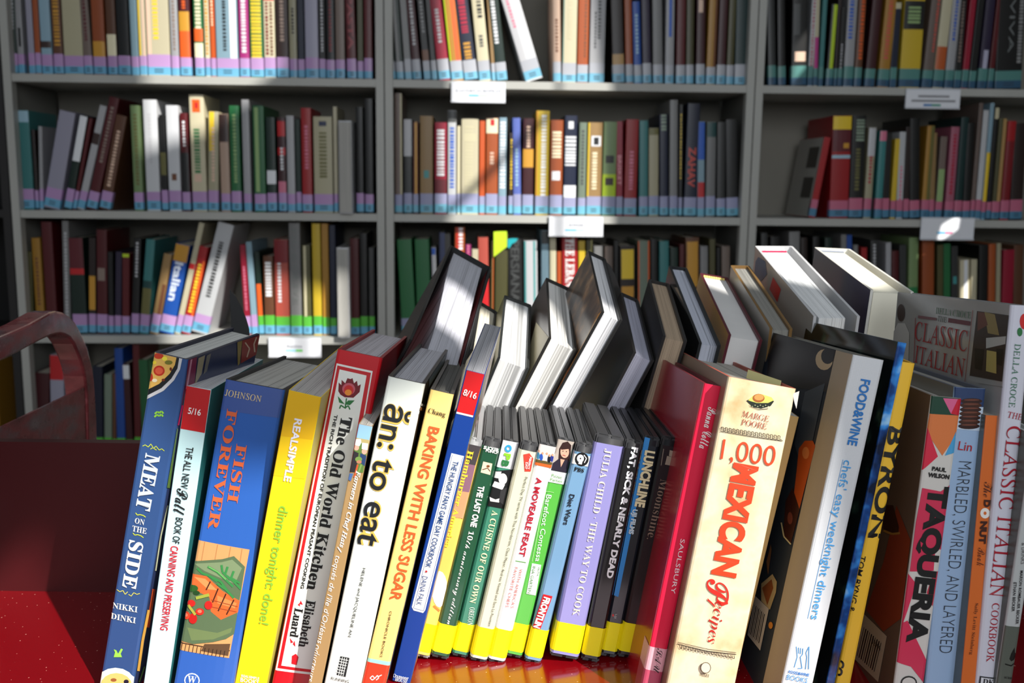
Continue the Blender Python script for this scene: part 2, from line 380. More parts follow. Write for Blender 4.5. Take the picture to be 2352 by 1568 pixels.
# ------------------------------------------------------------------ bookcase
TH = .0402; BD = Vector((math.cos(TH), math.sin(TH), 0)); BN = Vector((-math.sin(TH), math.cos(TH), 0))   # along and away
BO = Vector((-.3283, 2.5822, 0))            # front face of the upright between left and middle bay, at x = -.3283
BO = BO + BD * 0
def bhit(x, y, setback=.0):
    r = ray(x, y); o = CAMP - BO; t = (setback - o.dot(BN)) / r.dot(BN); q = CAMP + r * t - BO; return q.dot(BD), q.z
def B3(s, b, z): return BO + BD * s + BN * b + Vector((0, 0, z))
def bbox(name, s0, s1, b0, b1, z0, z1, mat, parent=None, label=None):
    o = hexa(name, [B3(s0, b0, z0), B3(s1, b0, z0), B3(s1, b1, z0), B3(s0, b1, z0)], [B3(s0, b0, z1), B3(s1, b0, z1), B3(s1, b1, z1), B3(s0, b1, z1)], mat)
    if parent is not None: o.parent = parent; o.matrix_parent_inverse = parent.matrix_world.inverted()
    return o
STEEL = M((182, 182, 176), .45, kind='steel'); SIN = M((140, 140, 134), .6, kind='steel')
TB = .019; PIT = .94; HW = .021; DEP = .29
ZS = [CZ + .2285 + .335, CZ + .2285, CZ - .1068, CZ - .4268, CZ - .7568, CZ - 1.09]     # underside of each shelf board
GAPZ = [ZS[0] + .36] 
for k, nm, lab in ((-2, 'far left', 'steel bookcase bay coloured dark for its shade, cut off at the left picture edge'), (-1, 'left', 'left bay of the grey steel bookcase with lilac and blue spine labels'), (0, 'middle', 'middle bay of the grey steel bookcase with sunlit books and two hanging signs'), (1, 'right', 'right bay of the grey steel bookcase with dark shaded books')):
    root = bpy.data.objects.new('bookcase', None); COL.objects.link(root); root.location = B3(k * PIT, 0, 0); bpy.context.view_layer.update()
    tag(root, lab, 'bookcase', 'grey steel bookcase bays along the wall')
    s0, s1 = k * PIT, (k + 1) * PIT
    ST_, SI_, BP_ = (STEEL, SIN, M((140, 136, 126), .7, kind='steel')) if k > -2 else (M((34, 32, 32), .6), M((20, 19, 19), .7), M((16, 16, 16), .8))  # far left bay: its shade is put into near-black copies of the steel
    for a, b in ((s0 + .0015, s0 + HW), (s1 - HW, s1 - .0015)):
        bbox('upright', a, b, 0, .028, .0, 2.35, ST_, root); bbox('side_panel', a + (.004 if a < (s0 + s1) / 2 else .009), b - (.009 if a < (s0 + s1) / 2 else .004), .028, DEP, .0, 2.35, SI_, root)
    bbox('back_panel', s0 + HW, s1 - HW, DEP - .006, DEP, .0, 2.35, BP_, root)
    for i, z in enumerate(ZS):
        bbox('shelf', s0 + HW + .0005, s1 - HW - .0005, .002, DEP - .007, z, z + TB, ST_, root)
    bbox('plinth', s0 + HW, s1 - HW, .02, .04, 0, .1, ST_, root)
# --- books on the shelves
NC = {'blk': ('black', (28, 28, 28)), 'dgn': ('dark green', (24, 60, 48)), 'grn': ('green', (40, 124, 70)), 'lgn': ('pale green', (150, 180, 120)), 'sage': ('sage green', (142, 160, 140)), 'lime': ('lime green', (186, 214, 40)),
 'gry': ('grey', (150, 150, 150)), 'dgy': ('dark grey', (74, 76, 76)), 'lgy': ('pale grey', (196, 196, 200)), 'wht': ('white', (236, 238, 242)), 'lav': ('lavender', (186, 184, 206)), 'org': ('orange', (226, 96, 34)), 'ogb': ('orange brown', (190, 92, 40)),
 'lbl': ('pale blue', (160, 196, 214)), 'blu': ('blue', (30, 90, 190)), 'nav': ('navy', (26, 38, 76)), 'pur': ('dark purple', (60, 46, 84)), 'peri': ('periwinkle', (104, 124, 210)), 'brn': ('brown', (116, 72, 46)), 'dbr': ('dark brown', (60, 40, 36)), 'tan': ('tan', (186, 148, 94)),
 'bei': ('beige', (206, 198, 164)), 'crm': ('cream', (242, 232, 196)), 'pch': ('peach', (230, 196, 172)), 'red': ('red', (196, 30, 36)), 'drd': ('dark red', (124, 22, 30)), 'mar': ('maroon', (94, 26, 36)), 'crs': ('crimson', (176, 22, 56)), 'pnk': ('pink', (214, 120, 146)), 'mag': ('magenta', (186, 50, 134)),
 'yel': ('yellow', (240, 204, 50)), 'och': ('ochre', (206, 150, 50)), 'olv': ('olive', (112, 108, 60)), 'teal': ('teal', (70, 150, 150)), 'dtl': ('dark teal', (24, 70, 70)), 'tau': ('taupe', (140, 122, 112)), 'sal': ('salmon', (206, 92, 76))}
LAB = {'lilac': ((184, 146, 196), (104, 170, 204)), 'green': ((88, 180, 62), (104, 170, 204)), 'grey': ((176, 178, 186), (114, 178, 206)), 'mauve': ((156, 158, 192), (112, 180, 204)), 'teal': ((86, 140, 134), (50, 90, 120)), 'pink': ((196, 106, 134), (76, 130, 162)), None: None}
USED = {}
def shelfbook(x0, x1, zshelf, xt, yt, colour, labels, desc, deco=None, group=None, sb=.03, where='', thick=None, page_out=False, maxz=None):
    a, _ = bhit(x0, 0 if False else YB_, sb); b, _ = bhit(x1, YB_, sb)
    w = max(.006, b - a - .0012); st_, zt = bhit(xt, yt, sb)
    mid = (a + b) / 2; h = zt - zshelf
    lean = math.atan2(st_ - mid, h)
    if abs(lean) < .02: lean = 0
    h = h / math.cos(lean); w *= math.cos(lean)
    if maxz: h = min(h, maxz)
    dp = .16 + .05 * random.random()
    cy, sy = math.cos(TH), math.sin(TH)
    Rm = Matrix(((cy, -sy, 0), (sy, cy, 0), (0, 0, 1))) @ rotm(0, 0, lean)
    corner = a + .0006 if lean <= 0 else a + .0006
    lift = w * math.sin(abs(lean)) if lean > 0 else 0
    base = B3(corner, sb, zshelf + .0004 + (w * math.sin(lean) if lean > 0 else 0))
    fr = Frame((0, 0, 0, 0, 0, 0, w, h, dp)); fr.O = base; fr.R = Rm; fr.Ri = Rm.transposed(); fr.r = min(.0015, w * .2); fr.bulge = .0012 if w > .018 else 0
    cname, rgb = NC[colour]; v = (.62 if colour in ('blk', 'dbr', 'dgn', 'drd', 'mar', 'nav', 'pur', 'olv', 'dtl', 'dgy') else .78) + .12 * random.random(); rgb = tuple(int(min(250, c * v)) for c in rgb)
    t = .002; o_, i_ = profile(fr, t, False); n = len(o_)
    # cover as one mesh, pages and labels as its parts
    cm = M(rgb, .4)
    vs = [(x, y, 0) for x, y in o_] + [(x, y, 0) for x, y in i_] + [(x, y, h) for x, y in o_] + [(x, y, h) for x, y in i_]; fs = []
    for k in range(n - 1): fs += [(k, k + 1, 2 * n + k + 1, 2 * n + k), (n + k + 1, n + k, 3 * n + k, 3 * n + k + 1), (2 * n + k, 2 * n + k + 1, 3 * n + k + 1, 3 * n + k), (n + k, n + k + 1, k + 1, k)]
    for k in (0, n - 1): fs.append((k, 2 * n + k, 3 * n + k, n + k))
    ob = mesh('book', vs, fs, [cm]); ob.matrix_world = Matrix.Translation(base) @ Rm.to_4x4(); fr.root = ob
    if page_out:   # turned round: page edges face the room
        box('pages', (t, -.004, .004), (w - t, dp - .004, h - .004), M((190, 188, 182), .8, kind='pages'), ob)
    else:
        box('pages', (t + .0001, t + .001, .003), (w - t - .0001, dp - .004, h - .003), M((214, 208, 192), .8), ob)
    key = 's%d' % len(FR); FR[key] = fr
    zl = 0
    if labels and not page_out:
        c1, c2 = LAB[labels]
        z1 = .024 + random.uniform(-.003, .002); z2 = .050 + random.uniform(-.004, .004)
        band(key, .004, z1, c2, wrap=.016, e=.0003); band(key, z1, z2, c1, wrap=.016, e=.0003); zl = z2
        if w > .02:
            for s in range(2): 
                u0 = w * .3; mesh('call_number', [fr.pt('spine', u0, .010 + .006 * s, .0006), fr.pt('spine', w * .7, .010 + .006 * s, .0006), fr.pt('spine', w * .7, .0125 + .006 * s, .0006), fr.pt('spine', u0, .0125 + .006 * s, .0006)], [(0, 1, 2, 3)], [M((50, 70, 90), .5)], None, ob)
    if deco: 
        vv = []; ff = []; ix = []; mats = []
        for d in deco:
            if d[0] == 'b':          # band: colour, from, to (fractions of the height above the labels)
                c, f0, f1 = d[1:4]; u0, u1 = (d[4], d[5]) if len(d) > 5 else (.0, 1.0)
                rects = [(u0 * w, u1 * w, zl + (h - zl) * f0, zl + (h - zl) * f1)]
            else:                    # 't': row of short strokes, the blurred lettering
                c, f0, f1 = d[1:4]; uu = d[4] if len(d) > 4 else .5; hw_ = d[5] if len(d) > 5 else .16
                rects = []; z = zl + (h - zl) * f1; zend = zl + (h - zl) * f0
                while z > zend:
                    l = random.uniform(.004, .007); rects.append((w * (uu - hw_), w * (uu + hw_), z - l, z)); z -= l + random.uniform(.002, .004)
            m_ = M(NC[c][1] if isinstance(c, str) else c, .4)
            if m_ not in mats: mats.append(m_)
            for ua, ub, za, zb_ in rects:
                ua = max(ua, fr.r * .4); ub = min(ub, w - fr.r * .4); k0 = len(vv)
                ns = 4
                for j in range(ns + 1):
                    u = ua + (ub - ua) * j / ns; e = .0002 + .0001 * len(mats); vv += [fr.pt('spine', u, max(za, .001), e), fr.pt('spine', u, min(zb_, h - .001), e)]
                for j in range(ns): ff.append((k0 + 2 * j, k0 + 2 * j + 2, k0 + 2 * j + 3, k0 + 2 * j + 1)); ix.append(mats.index(m_))
        mesh('spine_print', vv, ff, mats, ix, ob)['kind'] = 'stuff'
    return ob, key, cname
T = lambda c, a=.15, b=.85, *k: ('t', c, a, b) + k
Bd = lambda c, a, b, *k: ('b', c, a, b) + k
L1 = [(60,108,70,0,'dgn','',[T('lgy',.3,.9)]),(112,150,108,0,'lgy','',[Bd('blk',.1,.35,.3,.7)]),(175,213,165,0,'lav','',None),(216,250,208,0,'ogb','thin',None),(254,320,262,0,'lbl','',[Bd('dbr',.08,.16)]),(326,385,325,0,'brn','',[T('och',.1,.9,.5,.3)]),(390,505,415,0,'bei','wide',None),(508,560,500,0,'tau','',[T('mar',.2,.7)]),(565,640,580,0,'ogb','',[Bd('och',.0,.2)]),
 (650,708,655,0,'brn','',[Bd('crm',.0,.25),Bd('crm',.75,1)]),(712,785,730,0,'blk','',None),(792,836,795,0,'lbl','sunlit',None),(840,884,838,0,'crm','narrow sunlit',[Bd('yel',.0,1,.05,.3),Bd('pch',.0,1,.6,.9)]),(888,1025,930,0,'crm','wide sunlit',[T('yel',.2,.9,.42,.12),Bd('pch',0,1,.03,.2)]),(1030,1078,1030,0,'lgy','sunlit',[T('tau',.1,.9)]),(1084,1150,1095,0,'mar','sunlit',[Bd('org',.0,.3),Bd('och',.3,.52),T('org',.55,.95)]),
 (1172,1228,1180,0,'grn','mosaic patterned',[Bd('crm',.0,.18),Bd('org',.2,.36),T('crm',.36,.9,.5,.3)]),(1234,1264,1232,0,'crm','beaded looking',[T('och',.05,.95,.5,.3)]),(1268,1298,1265,0,'org','thin sunlit',[T('crm',.4,.95)]),(1302,1434,1360,0,'lbl','wide sunlit',[T('blk',.1,.7,.4,.08),Bd('wht',0,1,.65,.95)]),(1440,1500,1458,0,'mag','sunlit',[T('wht',.1,.95,.5,.22)]),(1505,1584,1530,0,'grn','yellow lettered',[T('yel',.02,.98,.5,.38)]),(1588,1656,1605,0,'crm','red topped',[Bd('red',.72,1),T('drd',.05,.7,.3,.12),T('brn',.05,.7,.7,.12)]),
 (1662,1735,1680,0,'dbr','',[T('tau',.2,.9)]),(1740,1786,1755,0,'bei','',[T('blk',.3,.6)]),(1790,1830,1800,0,'nav','',None),(1834,1914,1865,0,'lav','plain',None),(1917,1956,1925,0,'blk','',[T('lgy',.1,.9)]),(1960,2012,1970,0,'blk','red speckled',[T('drd',.1,.9)]),(2016,2072,2030,0,'tau','',None),(2084,2142,2098,0,'drd','',None),(2146,2182,2155,0,'olv','',None),(2186,2236,2200,0,'drd','plain',None)]
L2 = [(112,208,110,140,'teal','leaning',[Bd('lbl',.85,1)]),(214,236,190,255,'dbr','leaning',None),(238,262,240,236,'lgy','narrow',None),(262,362,408,158,'lav','wide leaning',None),(382,432,505,178,'dgn','leaning',[Bd('wht',.38,1)]),(434,458,545,190,'drd','thin leaning',None),(462,508,622,118,'lgy','leaning',[Bd('dbr',.55,.68)]),(518,582,690,70,'drd','tall leaning',[T('tau',.3,.9)]),(596,664,732,178,'brn','leaning',[T('pch',.1,.8)]),
 (808,864,808,110,'lgn','green lettered',[T('olv',.1,.9,.5,.2)]),(884,966,890,76,'wht','tall wide sunlit',[T('lgy',.3,.85,.45,.1)]),(974,1012,958,166,'blk','narrow',[Bd('olv',.2,.5)]),(1018,1092,1030,110,'wht','broad sunlit',[Bd('brn',.12,.2,.3,.7)]),(1098,1146,1098,156,'drd','white dotted',[T('wht',.6,.9),Bd('blk',0,.5)]),(1158,1246,1170,46,'crm','tallest',[Bd('org',.82,.95,.2,.75),Bd('red',.86,.92,.4,.6),T('grn',.2,.65,.45,.2),Bd('pch',.1,.18,.2,.7)]),(1250,1312,1280,148,'bei','',[Bd('yel',.5,1,.1,.6),T('pch',.1,.8)]),(1330,1386,1345,162,'pch','',[Bd('dbr',.65,1)]),(1392,1452,1408,112,'grn','white lettered',[T('lgn',.1,.9)]),(1466,1512,1472,76,'lgy','thin tall',None),
 (1530,1600,1555,112,'grn','broad',[Bd('lgn',.02,.98,.15,.5)]),(1606,1664,1632,182,'dgn','white footed',[Bd('wht',.12,.3)]),(1674,1724,1694,182,'mar','red and white dotted',[Bd('red',.75,.95),T('wht',.3,.6),Bd('red',.5,.6),Bd('pnk',.0,.15)]),(1728,1776,1750,172,'lgy','narrow',None),(1780,1812,1794,192,'dgn','thin',None),(1816,1878,1842,126,'red','',[T('pnk',.3,.8)]),(1888,2002,1930,178,'bei','wide',[T('olv',.2,.8,.5,.2),Bd('nav',.88,.94,.3,.7)]),(2006,2032,2022,118,'crm','narrow tall',None),(2036,2118,2070,202,'OUT','',None),(2140,2186,2160,120,'blk','plain',None),(2192,2244,2215,70,'blk','tall plain',None)]
L3 = [(165,205,170,230,'olv','',None),(222,275,222,148,'och','',[T('brn',.3,.8)]),(285,350,290,52,'drd','tall',None),(386,426,390,46,'gry','thin tall',[T('lgy',.1,.9)]),(440,528,462,146,'dgn','',[Bd('mar',.55,1),Bd('red',.52,.6)]),(534,576,552,148,'dbr','',[Bd('och',.05,.5)]),(582,646,610,100,'drd','',[Bd('tau',.4,.55,.1,.8)]),(652,684,660,232,'blk','small',None),(688,726,712,232,'pur','',None),(732,776,755,242,'drd','green tipped',[Bd('lime',.94,1)]),
 (786,832,826,152,'blk','white lettered',[T('lgy',.5,.95)]),(836,892,905,160,'teal','leaning',[Bd('olv',.0,.35),Bd('dtl',.35,.45)]),(898,950,1010,250,'tan','leaning',[Bd('brn',.0,.5,.5,.95)]),(956,1044,1100,196,'blu','leaning',[Bd('och',.76,1)]),(1046,1082,1212,62,'crm','tall leaning',[Bd('red',.5,.56)]),(1086,1142,1226,206,'red','orange edged leaning',[T('yel',.05,.75,.5,.2),Bd('org',0,.8,.75,.98)]),(1148,1250,1362,74,'wht','widest leaning',[T('blk',.2,.8,.5,.14)]),
 (1472,1508,1455,190,'crs','leaning',[T('pnk',.1,.7)]),(1512,1550,1492,172,'lbl','leaning',None),(1554,1586,1540,232,'dgn','orange flecked',[Bd('org',.0,.5)]),(1590,1650,1600,256,'brn','white lettered',[T('wht',.35,.9,.5,.3)]),(1656,1740,1680,158,'sal','broad',[T('wht',.2,.7,.35,.12),Bd('drd',.7,1)]),(1746,1814,1772,58,'gry','tall',None),(1820,1872,1842,192,'olv','pale edged',[Bd('bei',0,1,.2,.5)]),(1882,1934,1905,62,'yel','tall',None),(1938,1980,1955,62,'och','tall',None),(1984,2022,2003,72,'nav','tall',None),(2026,2100,2062,206,'OUT','',None),(2106,2160,2132,152,'drd','',None),(2164,2210,2186,120,'blk','',None),(2216,2250,2235,206,'dgy','',None)]
L4 = [(76,112,96,760,'mar','',None),(118,150,130,580,'lav','red topped leaning',[Bd('red',.7,1)]),(215,238,224,700,'nav','',None),(240,258,248,780,'sage','',None),(259,268,262,760,'brn','thin',None),(270,290,272,530,'blu','',None),(292,308,292,680,'mar','white patched',[Bd('wht',.8,.98)]),(310,326,312,480,'drd','tall',None),(328,350,330,630,'grn','',None)]
M1 = [(126,150,112,0,'dgn','thin',None),(155,200,145,0,'dgn','grey striped',[Bd('gry',0,1,.1,.5)]),(205,246,190,0,'gry','',None),(250,302,232,0,'mar','white lettered',[T('lgy',.2,.8)]),(314,356,292,0,'blk','brown marked',[T('gry',.3,.9),Bd('brn',.0,.12)]),(360,392,335,0,'dgy','',None),(400,468,378,0,'crs','',[T('lgy',.2,.6)]),(474,545,458,0,'och','lime edged sunlit',[Bd('lime',0,1,.02,.14),Bd('org',0,1,.55,.95)]),(550,630,528,0,'nav','magenta lettered',[T('crs',.3,.95,.5,.25),T('och',.02,.2,.5,.25)]),(634,704,622,0,'crm','black lettered',[T('blk',.5,.95,.6,.2),T('dgy',.15,.3)]),(708,731,688,0,'tan','thin',None),(736,800,715,0,'dgn','white lettered sunlit',[T('wht',.2,.95,.4,.18)]),(905,1012,815,0,'wht','pink flecked leaning',[Bd('lgy',0,1,.03,.4),T('pnk',.4,.9,.3,.08)]),
 (1064,1110,1082,0,'pch','',[T('brn',.1,.5)]),(1114,1196,1158,0,'crm','teal edged sunlit',[Bd('teal',0,1,.0,.07),T('bei',.3,.9)]),(1200,1264,1240,0,'ogb','bright',[T('brn',.1,.9,.7,.1)]),(1270,1360,1325,0,'lgy','dark lettered',[T('dgy',.3,.95,.6,.1),T('dgy',.2,.6,.35,.06)]),(1410,1480,1432,0,'dbr','pale footed',[Bd('tan',.0,.12)]),(1486,1530,1498,0,'ogb','',None),(1534,1580,1545,10,'blu','',[T('lbl',.2,.8)]),(1584,1636,1600,0,'pur','',None),(1644,1702,1668,0,'gry','',None),(1712,1764,1745,0,'lgy','blue lettered',[Bd('blu',.3,.95,.35,.7)]),(1776,1830,1810,0,'drd','',None),(1834,1880,1862,0,'olv','',None),(1892,1944,1925,0,'mar','',[Bd('pch',.6,.75,.2,.7)]),(1950,2004,2000,0,'och','brown edged',[Bd('brn',0,1,.7,1)]),(2010,2062,2055,0,'mar','plain',None),(2066,2110,2112,0,'olv','dark',None),(2116,2190,2165,0,'dtl','',None)]
M2 = [(145,190,168,36,'tau','tall',[Bd('bei',0,1,.75,1)]),(196,246,216,186,'dgy','pale topped',[Bd('lgy',.5,1)]),(250,282,262,202,'drd','ochre edged',[Bd('och',0,1,.3,.8)]),(290,366,322,168,'tan','',[Bd('teal',.2,.3,.3,.7)]),(374,446,412,206,'crs','white lettered',[Bd('mar',0,.2),T('wht',.25,.9,.5,.3)]),(450,500,476,136,'wht','blue lettered sunlit',[Bd('dgy',.86,1),T('blu',.1,.8,.5,.25)]),(503,524,512,226,'crm','thin sunlit',None),(528,628,580,184,'crm','wide sunlit',[T('bei',.1,.9,.45,.25),Bd('bei',.7,.8,.15,.85)]),(632,666,648,196,'org','sunlit',None),(670,740,702,180,'ogb','cream topped',[Bd('crm',.8,1),Bd('red',.9,.98,.35,.7),T('pch',.4,.55)]),(743,790,776,178,'lbl','white flecked',[T('wht',.1,.95,.5,.35)]),(802,828,818,266,'dbr','gold lettered small',[T('yel',.1,.9,.6,.2)]),(831,878,850,180,'peri','',[T('lbl',.1,.6)]),(882,946,912,182,'mar','gold pictured',[Bd('och',.36,.6),T('pch',.65,.9)]),(956,1034,996,138,'yel','tall orange tinged',[T('wht',.02,.95,.6,.18),Bd('och',0,1,.02,.15)]),(1040,1114,1080,192,'ogb','white marked',[T('crm',.5,.85,.5,.35),Bd('wht',.2,.32,.15,.8)]),(1120,1194,1160,166,'nav','white diamond marked',[Bd('wht',.0,.15),T('wht',.4,.75,.5,.42),Bd('wht',.84,.93,.3,.7)]),(1204,1250,1232,206,'sage','',[T('dgy',.2,.9)]),(1254,1340,1302,206,'tan','portrait marked',[Bd('yel',0,1,.02,.12),Bd('wht',.68,.82,.25,.9),Bd('blk',.7,.8,.4,.75),T('crm',.1,.6)]),(1344,1424,1390,202,'lgn','yellow green',[Bd('lime',.0,.3),Bd('blk',.45,.55,.2,.8),Bd('dbr',.15,.25,.2,.8)]),(1428,1468,1450,200,'crs','narrow',None),(1472,1546,1518,188,'red','plain bright',[T('pnk',.1,.6)]),(1562,1614,1590,196,'teal','',None),(1618,1676,1648,240,'bei','small',[Bd('olv',.9,1)]),(1682,1732,1706,160,'nav','',[T('sage',.8,1,.5,.3)]),(1738,1786,1765,76,'gry','thin tall',None),(1790,1814,1808,102,'blk','yellow lettered tall',[T('yel',.2,.9)]),(1820,1894,1882,96,'nav','tall broad',[]),(1900,1942,1925,202,'lbl','red footed',[Bd('red',0,.2),Bd('blu',.5,1)]),(1948,2004,1985,204,'gry','',[Bd('dtl',.8,1)]),(2012,2064,2042,204,'dgy','',None),(2070,2140,2100,190,'blk','broad',None)]
M3 = [(186,272,198,154,'grn','broad leaning',None),(276,360,300,152,'grn','second leaning',None),(370,396,368,200,'wht','blue tipped',[Bd('blu',.9,1)]),(400,436,412,110,'nav','dark',None),(440,478,448,120,'blk','',None),(490,548,515,82,'ogb','festive patterned',[T('red',.6,1,.4,.3),T('wht',.75,1,.6,.2)]),(552,584,562,182,'mag','bright',[T('pnk',.7,1)]),(588,626,604,208,'crm','small',None),(634,694,656,140,'sal','bright topped',[Bd('red',0,.6)]),(698,716,705,160,'olv','thin',[Bd('ogb',0,1,.6,1)]),(722,796,756,112,'olv','under a lime slip',[]),(802,890,840,150,'blk','grey lettered',[]),(898,976,932,160,'wht','teal edged crumpled',[Bd('teal',0,1,.0,.15),Bd('teal',0,1,.7,.85)]),(996,1040,1016,100,'lbl','white',[Bd('dgy',.85,1)]),(1044,1082,1062,140,'crm','narrow',None),(1086,1112,1098,222,'org','small',None),(1116,1206,1160,136,'red','bright white lettered',[]),(1210,1250,1230,160,'yel','',None),(1256,1292,1274,156,'olv','narrow',None),(1298,1350,1325,190,'gry','',None),(1362,1412,1386,192,'tau','',None),(1416,1444,1430,160,'blk','narrow',None),(1452,1542,1495,190,'dbr','yellow fruit pictured',[Bd('yel',.55,.95,.1,.9),Bd('och',.3,.45,.1,.9)]),(1556,1626,1590,160,'sage','orange edged',[Bd('org',0,1,.0,.12),Bd('org',0,1,.85,1)]),(1630,1672,1650,150,'blk','plain',None),(1680,1736,1708,162,'teal','bluish',None),(1742,1790,1766,200,'dgn','',None),(1796,1826,1812,180,'drd','narrow',None),(1832,1912,1872,142,'brn','gold topped',[Bd('och',.4,.95,.1,.9)]),(1918,1964,1940,192,'gry','small',None),(1970,2006,1988,150,'olv','dark',None),(2012,2036,2024,200,'blk','thin',None),(2042,2092,2066,192,'tau','plain',None)]
R1 = [(232,300,255,0,'dgy','',None),(312,380,340,0,'blk','',None),(420,550,500,0,'blk','sun glinted broad',[Bd('dgy',.35,.7,.1,.5),Bd('pch',.05,.16,.2,.9)]),(556,598,605,0,'wht','red lettered',[T('crs',.0,.7)]),(602,640,645,0,'crm','purple footed',[Bd('mag',.0,.35),Bd('och',.8,1)]),(644,684,700,0,'teal','',None),(704,766,790,36,'blk','lime striped',[Bd('lime',0,1,.3,.8)]),(772,800,828,0,'dbr','narrow',None),(804,842,860,60,'blk','white lettered',[T('lgy',.0,.4)]),(850,932,935,0,'lgy','blue lettered',[T('blu',.3,.9,.4,.22)]),(938,1002,1025,0,'brn','orange patterned',[T('org',.1,.9,.6,.25)]),(1026,1110,1140,0,'mar','broad',None),(1134,1228,1255,0,'och','orange lettered',[T('sal',.1,.85,.5,.2)]),(1236,1292,1325,20,'nav','',[Bd('bei',.9,1)]),(1314,1484,1465,0,'yel','widest two panelled',[Bd('blk',.42,.72),T('lgn',.5,.66,.5,.3)]),(1500,1586,1630,0,'tau','red lettered',[T('sal',.2,.95,.7,.12)]),(1592,1680,1720,0,'crm','rust footed',[Bd('ogb',.0,.25)]),(1688,1762,1800,0,'lgy','bluish',[T('blu',.3,.9)]),(1768,1826,1850,0,'blk','patterned',[T('tau',.1,.7)]),(1830,1882,1935,0,'crs','bright',None),(1888,1946,2000,0,'blk','plain',None),(1962,2040,2080,0,'pur','',[Bd('lav',.0,.2,.3,.8)]),(2046,2092,2155,0,'drd','leaning',None),(2110,2330,2260,0,'blk','very wide silver lettered',[T('gry',.1,.9,.85,.08)])]
R2 = [(566,624,726,420,'red','thin spined leaning',None),(736,892,850,240,'red','wide yellow topped',[Bd('yel',.84,1),Bd('mar',.58,.84),Bd('och',.62,.68,.6,.9),Bd('lbl',.5,.54)]),(896,1010,990,236,'blk','broad',[T('sage',.7,.95,.6,.3),T('olv',.1,.6)]),(1018,1082,1100,336,'bei','',[Bd('lgy',.6,1),T('crs',.2,.6)]),(1110,1170,1190,362,'teal','pink tipped',[Bd('pnk',.85,1)]),(1176,1232,1235,380,'blk','',None),(1240,1284,1302,430,'yel','thin',None),(1290,1344,1350,372,'wht','pink lettered',[T('pnk',.0,.5)]),(1350,1396,1400,330,'dbr','',None),(1404,1488,1450,260,'blk','broad plain',None),(1494,1560,1575,320,'och','olive edged',[Bd('olv',0,1,.5,1)]),(1564,1606,1615,380,'tan','',None),(1612,1668,1690,410,'tau','green footed',[Bd('lgn',.0,.5)]),(1690,1762,1788,330,'pnk','rose',[T('crs',.1,.9)]),(1766,1832,1860,250,'dtl','',None),(1838,1900,1915,300,'blk','plain',None),(1904,1940,1990,132,'tau','thin tall',None),(1944,1990,2040,192,'wht','tall',None),(1994,2030,2095,132,'lbl','tall',[Bd('yel',0,.5)]),(2036,2074,2130,170,'blk','tall narrow',[Bd('bei',.88,1)]),(2078,2144,2190,260,'olv','tan edged',[Bd('tan',0,1,.5,1)]),(2150,2222,2265,282,'red','dark bright topped',[Bd('drd',0,.75)]),(2232,2336,2330,300,'dbr','broad',None)]
R3 = [(180,240,200,200,'dgy','',None),(250,330,290,230,'blk','',None),(395,486,450,190,'gry','',None),(500,560,530,240,'dbr','',None),(600,660,630,230,'blk','',None),(700,760,730,240,'dgn','dark',None),(828,876,860,214,'gry','small',None),(880,926,906,218,'blu','',None),(936,976,958,300,'gry','low',None),(1000,1050,1028,322,'red','',None),(1078,1140,1112,260,'dgy','white lettered',[T('lgy',.1,.95)]),(1200,1246,1230,280,'lgy','thin',None),(1250,1312,1285,350,'drd','',None),(1318,1376,1350,300,'dgy','plain',None),(1382,1462,1440,240,'lgn','bright',[Bd('grn',.0,.4)]),(1500,1600,1560,258,'ogb','broad',None),(1628,1678,1660,300,'olv','',None),(1682,1740,1716,290,'grn','',None),(1746,1800,1780,310,'dgy','',[Bd('teal',.5,.6,.2,.8)]),(1812,1892,1862,424,'crm','sunlit',[Bd('wht',0,1,.4,.8)]),(1898,1950,1940,420,'crm','second',None),(1964,2040,2020,300,'blk','broad',None),(2046,2106,2090,292,'ogb','thin',None),(2110,2148,2146,284,'bei','',None),(2152,2246,2230,340,'crs','broad',None),(2254,2336,2310,300,'brn','',None)]
ROWS = [('L1', L1, 2.613, 0, 0, 168, 1, 'lilac', 'left', 'top'), ('L2', L2, 2.613, 0, 200, 482, 2, 'lilac', 'left', 'second'), ('L3', L3, 2.613, 0, 490, 766, 3, 'lilac', 'left', 'third'), ('L4', L4, 1.0, 0, 0, 1060, 4, 'green', 'left', 'bottom'),
 ('M1', M1, 2.529, 850, 0, 188, 1, 'grey', 'middle', 'top'), ('M2', M2, 2.529, 850, 200, 490, 2, 'mauve', 'middle', 'second'), ('M3', M3, 2.529, 850, 490, 775, 3, 'mauve', 'middle', 'third'),
 ('R1', R1, 3.607, 1700, 0, 200, 1, 'teal', 'right', 'top'), ('R2', R2, 3.607, 1700, 200, 500, 2, 'pink', 'right', 'second'), ('R3', R3, 3.607, 1700, 480, 790, 3, 'pink', 'right', 'third')]
SB = {}
ALL = []
